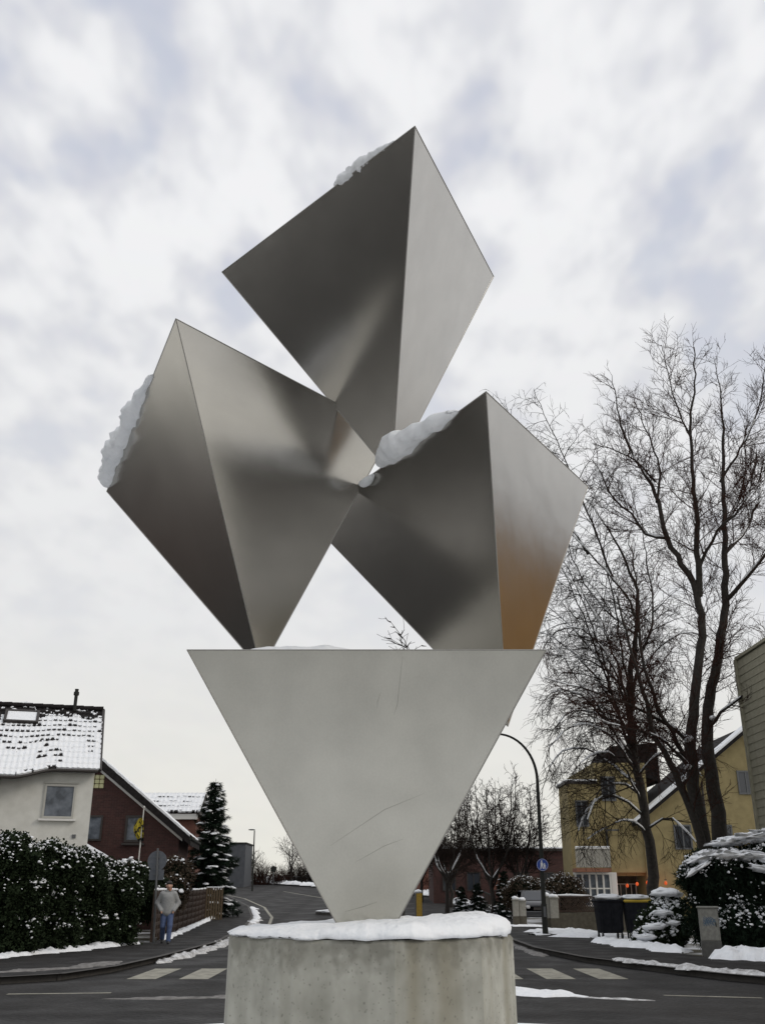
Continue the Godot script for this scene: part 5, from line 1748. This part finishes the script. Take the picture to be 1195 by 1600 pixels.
	var l2 := [
		[[Vector3(9.86, 5.1, z), Vector3(9.35, 8.0, z - 0.5), Vector3(8.4, 12.0, z - 0.9), Vector3(7.3, 15.4, z - 1.2)], 0.075, 0.010],
		[[Vector3(9.8, 5.8, z), Vector3(9.5, 9.4, z + 0.6), Vector3(9.1, 13.4, z + 0.9), Vector3(8.4, 16.3, z + 1.1)], 0.07, 0.010],
		[[Vector3(9.86, 5.2, z), Vector3(8.6, 7.6, z + 0.9), Vector3(7.2, 9.4, z + 1.5), Vector3(6.3, 10.9, z + 1.8)], 0.065, 0.010],
		[[Vector3(9.84, 5.5, z), Vector3(9.1, 8.2, z + 0.3), Vector3(8.5, 11.0, z + 0.4), Vector3(7.6, 13.8, z + 0.4), Vector3(7.0, 15.2, z + 0.3)], 0.065, 0.010],
		[[Vector3(9.62, 7.2, z), Vector3(9.95, 9.8, z + 0.5), Vector3(10.0, 12.0, z + 0.8), Vector3(9.08, 13.4, z + 1), Vector3(7.86, 14.8, z + 1.2), Vector3(7.1, 16.2, z + 1.3)], 0.09, 0.016],
		[[Vector3(9.3, 13.1, z + 0.9), Vector3(8.1, 16.4, z + 1.6), Vector3(7.1, 19.0, z + 2.0), Vector3(6.3, 21.2, z + 2.2)], 0.05, 0.01],
		[[Vector3(8.3, 14.2, z + 1.1), Vector3(7.0, 16.6, z + 1.6), Vector3(5.9, 18.8, z + 1.9), Vector3(5.0, 20.6, z + 2.0)], 0.045, 0.01],
		[[Vector3(9.8, 9.6, z), Vector3(11.1, 11.9, z - 0.6), Vector3(11.23, 14.6, z - 0.9), Vector3(11.2, 17.0, z - 1.1)], 0.06, 0.014],
		[[Vector3(9.9, 3.5, z), Vector3(9.3, 3.95, z + 0.4), Vector3(8.6, 3.9, z + 0.8), Vector3(7.97, 3.6, z + 1.0), Vector3(7.4, 3.3, z + 1.1)], 0.055, 0.012],
		[[Vector3(9.8, 4.2, z), Vector3(9.0, 4.75, z + 0.5), Vector3(8.2, 4.85, z + 0.9), Vector3(7.4, 4.2, z + 1.1), Vector3(6.93, 3.2, z + 1.2)], 0.055, 0.012],
		[[Vector3(9.7, 5.2, z), Vector3(8.9, 6.2, z - 0.6), Vector3(7.9, 6.8, z - 1.0), Vector3(6.9, 6.5, z - 1.2), Vector3(6.2, 4.9, z - 1.3)], 0.06, 0.012],
		[[Vector3(9.7, 5.0, z), Vector3(8.77, 5.3, z + 0.9), Vector3(7.8, 4.8, z + 1.6), Vector3(7.06, 3.2, z + 1.9)], 0.05, 0.012],
		[[Vector3(9.62, 7.6, z), Vector3(8.8, 9.6, z + 1.4), Vector3(7.6, 10.8, z + 2.2), Vector3(6.5, 10.6, z + 2.6), Vector3(5.8, 9.6, z + 2.8)], 0.06, 0.010],
		[[Vector3(9.7, 8.6, z), Vector3(8.4, 11.0, z - 1.0), Vector3(7.0, 12.8, z - 1.6), Vector3(6.0, 13.4, z - 2.0)], 0.055, 0.010],
		[[Vector3(9.64, 6.0, z), Vector3(8.5, 7.0, z + 1.2), Vector3(7.3, 7.3, z + 2.0), Vector3(6.2, 6.6, z + 2.5), Vector3(5.7, 5.6, z + 2.7)], 0.05, 0.010],
		[[Vector3(9.8, 9.0, z), Vector3(10.6, 10.2, z + 1.0), Vector3(11.6, 10.8, z + 1.8), Vector3(12.6, 10.4, z + 2.2)], 0.045, 0.010],
		[[Vector3(9.9, 3.7, z), Vector3(10.5, 4.1, z + 0.7), Vector3(11.0, 3.6, z + 1.3), Vector3(11.4, 2.8, z + 1.6)], 0.05, 0.012],
		[[Vector3(9.7, 6.2, z), Vector3(8.6, 7.6, z + 0.5), Vector3(7.6, 8.6, z + 0.8), Vector3(6.6, 8.7, z + 1.0), Vector3(5.9, 8.0, z + 1.0)], 0.07, 0.012],
		[[Vector3(9.65, 7.0, z), Vector3(8.9, 8.9, z - 0.4), Vector3(8.0, 10.4, z - 0.8), Vector3(7.0, 11.4, z - 1.2), Vector3(6.2, 11.7, z - 1.4)], 0.07, 0.012],
		[[Vector3(9.66, 8.0, z), Vector3(9.0, 10.2, z + 0.9), Vector3(8.0, 12.2, z + 1.5), Vector3(7.0, 13.3, z + 1.9)], 0.065, 0.012],
		[[Vector3(9.64, 6.6, z), Vector3(10.4, 7.4, z - 0.8), Vector3(11.2, 7.7, z - 1.4), Vector3(12.0, 7.0, z - 1.8)], 0.055, 0.012],
		[[Vector3(9.63, 7.4, z), Vector3(8.7, 8.2, z - 1.2), Vector3(7.7, 8.4, z - 2.1), Vector3(6.8, 7.4, z - 2.6)], 0.055, 0.012],
		[[Vector3(9.72, 5.6, z), Vector3(10.3, 6.3, z + 1.0), Vector3(10.9, 6.3, z + 1.8), Vector3(11.5, 5.4, z + 2.2)], 0.05, 0.012],
		[[Vector3(9.74, 4.7, z), Vector3(9.1, 5.6, z + 1.2), Vector3(8.3, 6.3, z + 1.9), Vector3(7.3, 6.0, z + 2.3), Vector3(6.6, 5.2, z + 2.4)], 0.05, 0.012],
		[[Vector3(10.2, 11.2, z), Vector3(9.2, 12.6, z - 1.0), Vector3(8.3, 14.6, z - 1.6), Vector3(8.1, 16.6, z - 1.8)], 0.05, 0.012],
	]
	bare_tree("slender bare tree with drooping snow lined branches before the yellow house", Vector3(9.9, 0, z), [[T, 0.25, 0.016]], l2, {"spacing": 0.24, "blen": 2.5, "lift": -0.09, "dens": 1.15, "snow": 0.75, "trunk_from": 0.3, "rmin": 0.0066})
	# ---- smaller bare trees behind the far pavement
	var defs := [[5.9, -56.0, 7.6, 5, "vase shaped bare tree above the small spruces"], [3.9, -63.0, 7.4, 4, "thin bare tree close to the right edge of the steel"], [8.0, -60.0, 7.4, 4, "bare tree between the lamp post and the yellow house"], [4.6, -70.0, 6.6, 4, "dark bare tree in front of the red brick annexe"], [2.9, -78.0, 6.5, 4, "farthest bare tree beside the red brick annexe"]]
	for d in defs:
		var at := Vector3(d[0], ht(d[1]) - 0.05, d[1])
		var H: float = d[2]
		var tr := [at, at + Vector3(0.05, H * 0.14, 0), at + Vector3(0.0, H * 0.26, 0)]
		var lm := []
		for k in d[3] + 2:
			var a: float = TAU * k / (d[3] + 2) + rng.randf_range(-0.3, 0.3)
			var dr := Vector3(cos(a), 0, sin(a) * 0.8)
			var sp := rng.randf_range(0.75, 1.2) * H * 0.22
			lm.append([[at + Vector3(0, H * rng.randf_range(0.18, 0.27), 0), at + dr * sp * 0.5 + Vector3(0, H * 0.42, 0), at + dr * sp * 0.85 + Vector3(0, H * 0.68, 0), at + dr * sp * 1.0 + Vector3(0, H * rng.randf_range(0.88, 1.0), 0)], 0.075, 0.014])
		bare_tree(d[4], at, [[tr, 0.15, 0.10]], lm, {"spacing": 0.17, "blen": 1.7, "lift": 0.05, "dens": 1.45, "snow": 0.22, "trunk_from": 0.6, "rmin": 0.012})
	# ---- young tree right behind the sculpture: only its tip shows in the gap
	var yt := Vector3(0.3, 0.0, -15.4)
	var yl := [[[yt + Vector3(0.17, 4.95, 0), yt + Vector3(0.0, 5.22, 0.1), yt + Vector3(-0.02, 5.45, 0.1)], 0.008, 0.003], [[yt + Vector3(0.1, 5.25, 0), yt + Vector3(-0.1, 5.36, 0.05), yt + Vector3(-0.22, 5.4, 0.1)], 0.007, 0.003], [[yt + Vector3(0.15, 5.1, 0), yt + Vector3(0.24, 5.25, 0), yt + Vector3(0.3, 5.3, 0)], 0.006, 0.003]]
	for k in 9:
		var a := k * 2.4
		var hh := 1.7 + k * 0.3
		yl.append([[yt + Vector3(0.02 * k, hh, 0), yt + Vector3(0.02 * k + cos(a) * 0.35, hh + 0.45, sin(a) * 0.35), yt + Vector3(0.02 * k + cos(a) * 0.5, hh + 0.95 - 0.06 * k, sin(a) * 0.5)], 0.018, 0.004])
	bare_tree("young bare tree hidden behind the sculpture, its tip in the gap", yt, [[[yt, yt + Vector3(0.02, 2, 0), yt + Vector3(0.1, 4, 0), yt + Vector3(0.18, 4.9, 0), yt + Vector3(0.06, 5.35, 0), yt + Vector3(-0.2, 5.72, 0)], 0.05, 0.004]], yl, {"spacing": 0.11, "blen": 0.3, "lift": 0.05, "dens": 3.0, "trunk_from": 0.75, "rmin": 0.0035})

# ---------------------------------------------------------------- far end of the road
func twig_bush(label: String, at: Vector3, w: float, h: float, n: int, m: Material, sd: int):
	var t := thing("bare_bush", label, "bush", at)
	rng.seed = sd
	var tw := MB.new()
	for k in n:
		var p := Vector3(rng.randf_range(-w, w), 0, rng.randf_range(-0.8, 0.8))
		var d := Vector3(rng.randfn() * 0.35, 1, rng.randfn() * 0.35).normalized()
		var L := h * rng.randf_range(0.55, 1.1) * (1.0 - 0.35 * absf(p.x) / w)
		var bp := shoot(tw, p, d, L, 0.03, 5, 0.14, 0.02, 4)
		for s in 9:
			var g := 0.2 + 0.8 * rng.randf()
			var kk := clampi(int(g * 5), 0, 4)
			shoot(tw, bp[kk].lerp(bp[kk + 1], g * 5 - kk), spread_dir((bp[kk + 1] - bp[kk]).normalized(), rng.randf_range(0.4, 0.9)), L * 0.4 * rng.randf_range(0.5, 1.1), 0.016, 3, 0.2, 0.03, 3)
	obj("stems", tw, m, t).set_meta("kind", "stuff")

func far_end():
	# bushes outside the bend
	twig_bush("reddish bare bush beside the grey block building", Vector3(-16.0, ht(-122) - 0.1, -122), 2.6, 3.6, 130, M.twig_red, 811)
	twig_bush("middle reddish bare bush below the far street lamp", Vector3(-13.4, ht(-121) - 0.1, -121), 2.0, 2.7, 130, M.twig_red, 812)
	twig_bush("low reddish bare bush left of the far round sign", Vector3(-11.4, ht(-128) - 0.1, -128), 1.8, 1.9, 90, M.twig_red, 813)
	twig_bush("dark bare bush at the foot of the far bare tree", Vector3(-9.6, ht(-124) - 0.1, -124), 2.2, 3.2, 150, M.twig, 814)
	twig_bush("dark bare bush at the left edge of the steel", Vector3(-6.6, ht(-120) - 0.1, -120), 2.4, 4.2, 190, M.twig, 815)
	twig_bush("purple brown bush behind the far railing right of the steel", Vector3(6.8, ht(-82) - 0.1, -82), 2.6, 2.6, 160, M.twig_red, 816)
	rng.seed = 991
	for q in [[-10.9, -123.0, 6.4, "bare tree beside the far round sign"], [-7.2, -126.0, 5.8, "bare tree cut by the left edge of the steel"], [-15.3, -118.0, 4.2, "small bare tree left of the far street lamp"]]:
		var at := Vector3(q[0], ht(q[1]) - 0.1, q[1])
		var H: float = q[2]
		var lm := []
		for k in 7:
			var a := TAU * k / 7.0 + rng.randf_range(-0.3, 0.3)
			var dr := Vector3(cos(a), 0, sin(a))
			lm.append([[at + Vector3(0, H * rng.randf_range(0.2, 0.5), 0), at + dr * H * 0.14 + Vector3(0, H * 0.6, 0), at + dr * H * 0.27 + Vector3(0, H * rng.randf_range(0.78, 0.95), 0)], 0.06, 0.015])
		bare_tree(q[3], at, [[[at, at + Vector3(0.1, H * 0.5, 0), at + Vector3(0, H, 0)], 0.13, 0.02]], lm, {"spacing": 0.25, "blen": 1.6, "lift": 0.04, "dens": 0.9, "trunk_from": 0.4, "rmin": 0.013})
	# far lamp
	var la := thing("street_lamp", "thin far street lamp with short straight head above the bend", "street lamp", Vector3(-12.68, ht(-100), -101))
	var p := MB.new()
	p.tube(V([Vector3(0, -0.1, 0), Vector3(-0.05, 5.65, 0)]), F([0.09, 0.055]), 8)
	obj("pole", p, M.dark_metal, la)
	var hd := MB.new()
	hd.lump(Vector3(-0.32, 5.72, 0), Vector3(0.36, 0.07, 0.13), nz, 0.0, 1.0, 10, 6)
	obj("lamp_head", hd, M.grey_metal, la)
	# far round sign
	var fs := thing("traffic_sign", "tiny far round sign on a thin pole at the bend", "traffic sign", Vector3(-12.6, ht(-119), -119))
	var fp := MB.new()
	fp.tube(V([Vector3(0.05, -0.1, 0), Vector3(0, 2.1, 0)]), F([0.05, 0.05]), 6)
	obj("pole", fp, M.grey_metal, fs)
	var fd := MB.new()
	fd.cyl(Vector3(0, 1.75, 0.04), Vector3(0, 1.75, 0.06), 0.34, 0.34, 20)
	obj("disc", fd, M.dark_metal, fs)
	# guard rail outside the bend
	rail("dark guard rail along the outside of the far bend", [Vector2(-16, -133), Vector2(-11.5, -123.5), Vector2(-7, -117.5), Vector2(-2, -110)], 0.95, 2.0, [0.45, 0.85])
	rail("thin metal railing along the verge right of the steel", [Vector2(4.2, -92), Vector2(6.3, -80), Vector2(6.9, -70), Vector2(6.7, -62)], 1.0, 1.2, [0.25, 0.95])

func rail(label: String, pl: Array, hgt: float, gap: float, ys: Array):
	var t := thing("railing", label, "railing", Vector3.ZERO)
	for y in ys:
		var p := PackedVector3Array()
		var r := PackedFloat32Array()
		for q in pl:
			p.append(Vector3(q.x, ht(q.y) + y, q.y)); r.append(0.045)
		var mb := MB.new()
		mb.tube(p, r, 6)
		obj("rail", mb, M.dark_metal, t)
	for i in pl.size() - 1:
		var l: float = (pl[i + 1] - pl[i]).length()
		var n := maxi(1, int(l / gap))
		for j in n:
			var q: Vector2 = pl[i].lerp(pl[i + 1], float(j) / n)
			var pm := MB.new()
			pm.cyl(Vector3(q.x, ht(q.y) - 0.1, q.y), Vector3(q.x, ht(q.y) + hgt, q.y), 0.035, 0.035, 6)
			obj("post", pm, M.dark_metal, t)

# ---------------------------------------------------------------- the walker
# smooth union of tapered capsules, meshed as surface nets
func flesh(bones: Array, k: float, cell: float) -> MB:
	var lo := Vector3.ONE * 99.0
	var hi := Vector3.ONE * -99.0
	for b in bones:
		for e in 2:
			var r: float = b[2 + e] + 0.05
			lo = lo.min((b[e] as Vector3) - Vector3.ONE * r); hi = hi.max((b[e] as Vector3) + Vector3.ONE * r)
	var nx := int((hi.x - lo.x) / cell) + 2
	var ny := int((hi.y - lo.y) / cell) + 2
	var nzz := int((hi.z - lo.z) / cell) + 2
	var f := PackedFloat32Array()
	f.resize(nx * ny * nzz)
	var big := 0.3
	f.fill(big)
	for b in bones:
		var a: Vector3 = b[0]
		var c: Vector3 = b[1]
		var r0: float = b[2]
		var r1: float = b[3]
		var sx: float = b[4] if b.size() > 4 else 1.0   # flattening along z
		var d := c - a
		var dd := maxf(d.length_squared(), 1e-9)
		var rm := maxf(r0, r1) * maxf(1.0, sx) + 0.09
		var l3 := a.min(c) - Vector3.ONE * rm
		var h3 := a.max(c) + Vector3.ONE * rm
		var i0 := maxi(0, int((l3.x - lo.x) / cell))
		var i1 := mini(nx - 1, int((h3.x - lo.x) / cell))
		var j0 := maxi(0, int((l3.y - lo.y) / cell))
		var j1 := mini(ny - 1, int((h3.y - lo.y) / cell))
		var k0 := maxi(0, int((l3.z - lo.z) / cell))
		var k1 := mini(nzz - 1, int((h3.z - lo.z) / cell))
		for j in range(j0, j1 + 1):
			for q in range(k0, k1 + 1):
				for i in range(i0, i1 + 1):
					var p := lo + Vector3(i, j, q) * cell
					var t := clampf((p - a).dot(d) / dd, 0.0, 1.0)
					var w := p - a - d * t
					w.x /= sx
					var s := w.length() - lerpf(r0, r1, t)
					var id := (j * nzz + q) * nx + i
					var o := f[id]
					var h := maxf(k - absf(o - s), 0.0) / k
					f[id] = minf(o, s) - h * h * k * 0.25
	var mb := MB.new()
	var vid := {}
	for j in ny - 1:
		for q in nzz - 1:
			for i in nx - 1:
				var sum := Vector3.ZERO
				var cnt := 0
				var id := (j * nzz + q) * nx + i
				var c8 := [f[id], f[id + 1], f[id + nx], f[id + nx + 1], f[id + nzz * nx], f[id + nzz * nx + 1], f[id + nzz * nx + nx], f[id + nzz * nx + nx + 1]]
				var neg := 0
				for e in 8:
					if c8[e] < 0.0: neg += 1
				if neg == 0 or neg == 8: continue
				for e in [[0, 1], [2, 3], [4, 5], [6, 7], [0, 2], [1, 3], [4, 6], [5, 7], [0, 4], [1, 5], [2, 6], [3, 7]]:
					var va: float = c8[e[0]]
					var vb: float = c8[e[1]]
					if (va < 0.0) != (vb < 0.0):
						var t := va / (va - vb)
						var pa := Vector3(e[0] & 1, e[0] >> 2, (e[0] >> 1) & 1)
						var pb := Vector3(e[1] & 1, e[1] >> 2, (e[1] >> 1) & 1)
						sum += pa.lerp(pb, t); cnt += 1
				var g := Vector3(c8[1] + c8[3] + c8[5] + c8[7] - c8[0] - c8[2] - c8[4] - c8[6], c8[4] + c8[5] + c8[6] + c8[7] - c8[0] - c8[1] - c8[2] - c8[3], c8[2] + c8[3] + c8[6] + c8[7] - c8[0] - c8[1] - c8[4] - c8[5])
				vid[id] = mb.v.size()
				mb.v.append(lo + (Vector3(i, j, q) + sum / cnt) * cell); mb.n.append(g.normalized()); mb.u.append(Vector2.ZERO)
	for id in vid:
		var steps := [1, nzz * nx, nx]
		for ax in 3:
			var s: int = steps[ax]
			var u: int = steps[(ax + 1) % 3]
			var w: int = steps[(ax + 2) % 3]
			if (f[id] < 0.0) == (f[id + s] < 0.0): continue
			if not (vid.has(id - u) and vid.has(id - w) and vid.has(id - u - w)): continue
			var a: int = vid[id]
			var b: int = vid[id - u]
			var c: int = vid[id - u - w]
			var d: int = vid[id - w]
			if (mb.v[c] - mb.v[a]).cross(mb.v[b] - mb.v[a]).dot(mb.n[a] + mb.n[c]) > 0.0:
				mb.ix.append_array(PackedInt32Array([a, b, c, a, c, d]))
			else:
				mb.ix.append_array(PackedInt32Array([a, c, b, a, d, c]))
	return mb

func walker():
	var p := thing("person", "person in pale grey jacket and jeans walking with hands in pockets", "person", Vector3(-6.38, 0.122, -31.0), deg_to_rad(10))
	var hipL := Vector3(0.09, 0.88, 0)
	var hipR := Vector3(-0.09, 0.88, 0)
	var knL := Vector3(0.1, 0.49, 0.12)
	var anL := Vector3(0.09, 0.08, 0.16)
	var knR := Vector3(-0.1, 0.47, 0.03)
	var anR := Vector3(-0.1, 0.12, -0.24)
	var shL := Vector3(0.18, 1.36, 0)
	var shR := Vector3(-0.18, 1.36, 0)
	var elL := Vector3(0.31, 1.1, -0.06)
	var elR := Vector3(-0.31, 1.1, -0.06)
	var haL := Vector3(0.19, 0.9, 0.11)
	var haR := Vector3(-0.19, 0.9, 0.11)
	var nk := Vector3(0, 1.43, 0.0)
	var hd := Vector3(0, 1.56, 0.035)
	var torso := [[Vector3(0, 0.95, 0), Vector3(0, 1.25, 0), 0.115, 0.125, 1.3], [Vector3(-0.13, 1.35, 0), Vector3(0.13, 1.35, 0), 0.07, 0.07]]
	var legs := [[hipL, knL, 0.085, 0.06], [knL, anL, 0.058, 0.04], [hipR, knR, 0.085, 0.06], [knR, anR, 0.058, 0.04]]
	var arms := [[shL, elL, 0.052, 0.042], [elL, haL, 0.042, 0.032], [shR, elR, 0.052, 0.042], [elR, haR, 0.042, 0.032], [haL, haL + Vector3(-0.03, -0.07, 0.03), 0.035, 0.025], [haR, haR + Vector3(0.03, -0.07, 0.03), 0.035, 0.025]]
	var head := [[nk, hd, 0.05, 0.055], [hd + Vector3(0, 0.03, -0.01), hd + Vector3(0, 0.05, -0.015), 0.086, 0.084], [hd + Vector3(0, -0.05, 0.025), hd + Vector3(0, 0.0, 0.02), 0.05, 0.066], [hd + Vector3(0, 0.01, 0.085), hd + Vector3(0, -0.015, 0.098), 0.012, 0.016], [hd + Vector3(0.078, 0.0, -0.01), hd + Vector3(0.08, 0.03, -0.015), 0.014, 0.018], [hd + Vector3(-0.078, 0.0, -0.01), hd + Vector3(-0.08, 0.03, -0.015), 0.014, 0.018]]
	obj("body", flesh(torso + legs + arms + head, 0.04, 0.018), M.skin, p)
	var jk := [[Vector3(0, 0.86, 0), Vector3(0, 1.25, 0.0), 0.15, 0.15, 1.32], [Vector3(-0.13, 1.345, 0), Vector3(0.13, 1.345, 0), 0.088, 0.088], [shL, elL, 0.076, 0.064], [elL, haL, 0.064, 0.052], [shR, elR, 0.076, 0.064], [elR, haR, 0.064, 0.052]]
	obj("jacket", flesh(jk, 0.05, 0.02), M.jacket, p)
	obj("collar", flesh([[Vector3(-0.06, 1.435, 0.02), Vector3(0.06, 1.435, 0.02), 0.055, 0.055]], 0.03, 0.018), M.jacket, p)
	obj("scarf", flesh([[Vector3(0.035, 1.45, 0.06), Vector3(0.065, 1.49, 0.02), 0.028, 0.026]], 0.03, 0.014), M.collar, p)
	var jn := [[hipL, knL, 0.105, 0.08], [knL, anL, 0.078, 0.068], [hipR, knR, 0.105, 0.08], [knR, anR, 0.078, 0.068], [Vector3(-0.05, 0.88, 0), Vector3(0.05, 0.88, 0), 0.12, 0.12]]
	obj("jeans", flesh(jn, 0.03, 0.02), M.jeans, p)
	for s in [[anL, Vector3(0, -0.035, 0.0), Vector3(0, -0.05, 0.17)], [anR, Vector3(0, -0.02, -0.02), Vector3(0, -0.085, 0.13)]]:
		obj("shoe", flesh([[s[0] + s[1], s[0] + s[2], 0.046, 0.038]], 0.03, 0.014), M.shoe, p)
	obj("hair", flesh([[hd + Vector3(0, 0.075, -0.02), hd + Vector3(0, 0.06, -0.03), 0.092, 0.094], [hd + Vector3(0, 0.02, -0.06), hd + Vector3(0, -0.02, -0.06), 0.07, 0.05], [hd + Vector3(-0.05, 0.1, 0.05), hd + Vector3(0.05, 0.1, 0.05), 0.03, 0.03]], 0.03, 0.014), M.hair, p)
	for s in [-1.0, 1.0]:
		var ey := MB.new()
		ey.lump(hd + Vector3(s * 0.032, 0.03, 0.072), Vector3(0.012, 0.008, 0.008), nz, 0.0, 1.0, 8, 6)
		obj("eye", ey, M.hair, p)
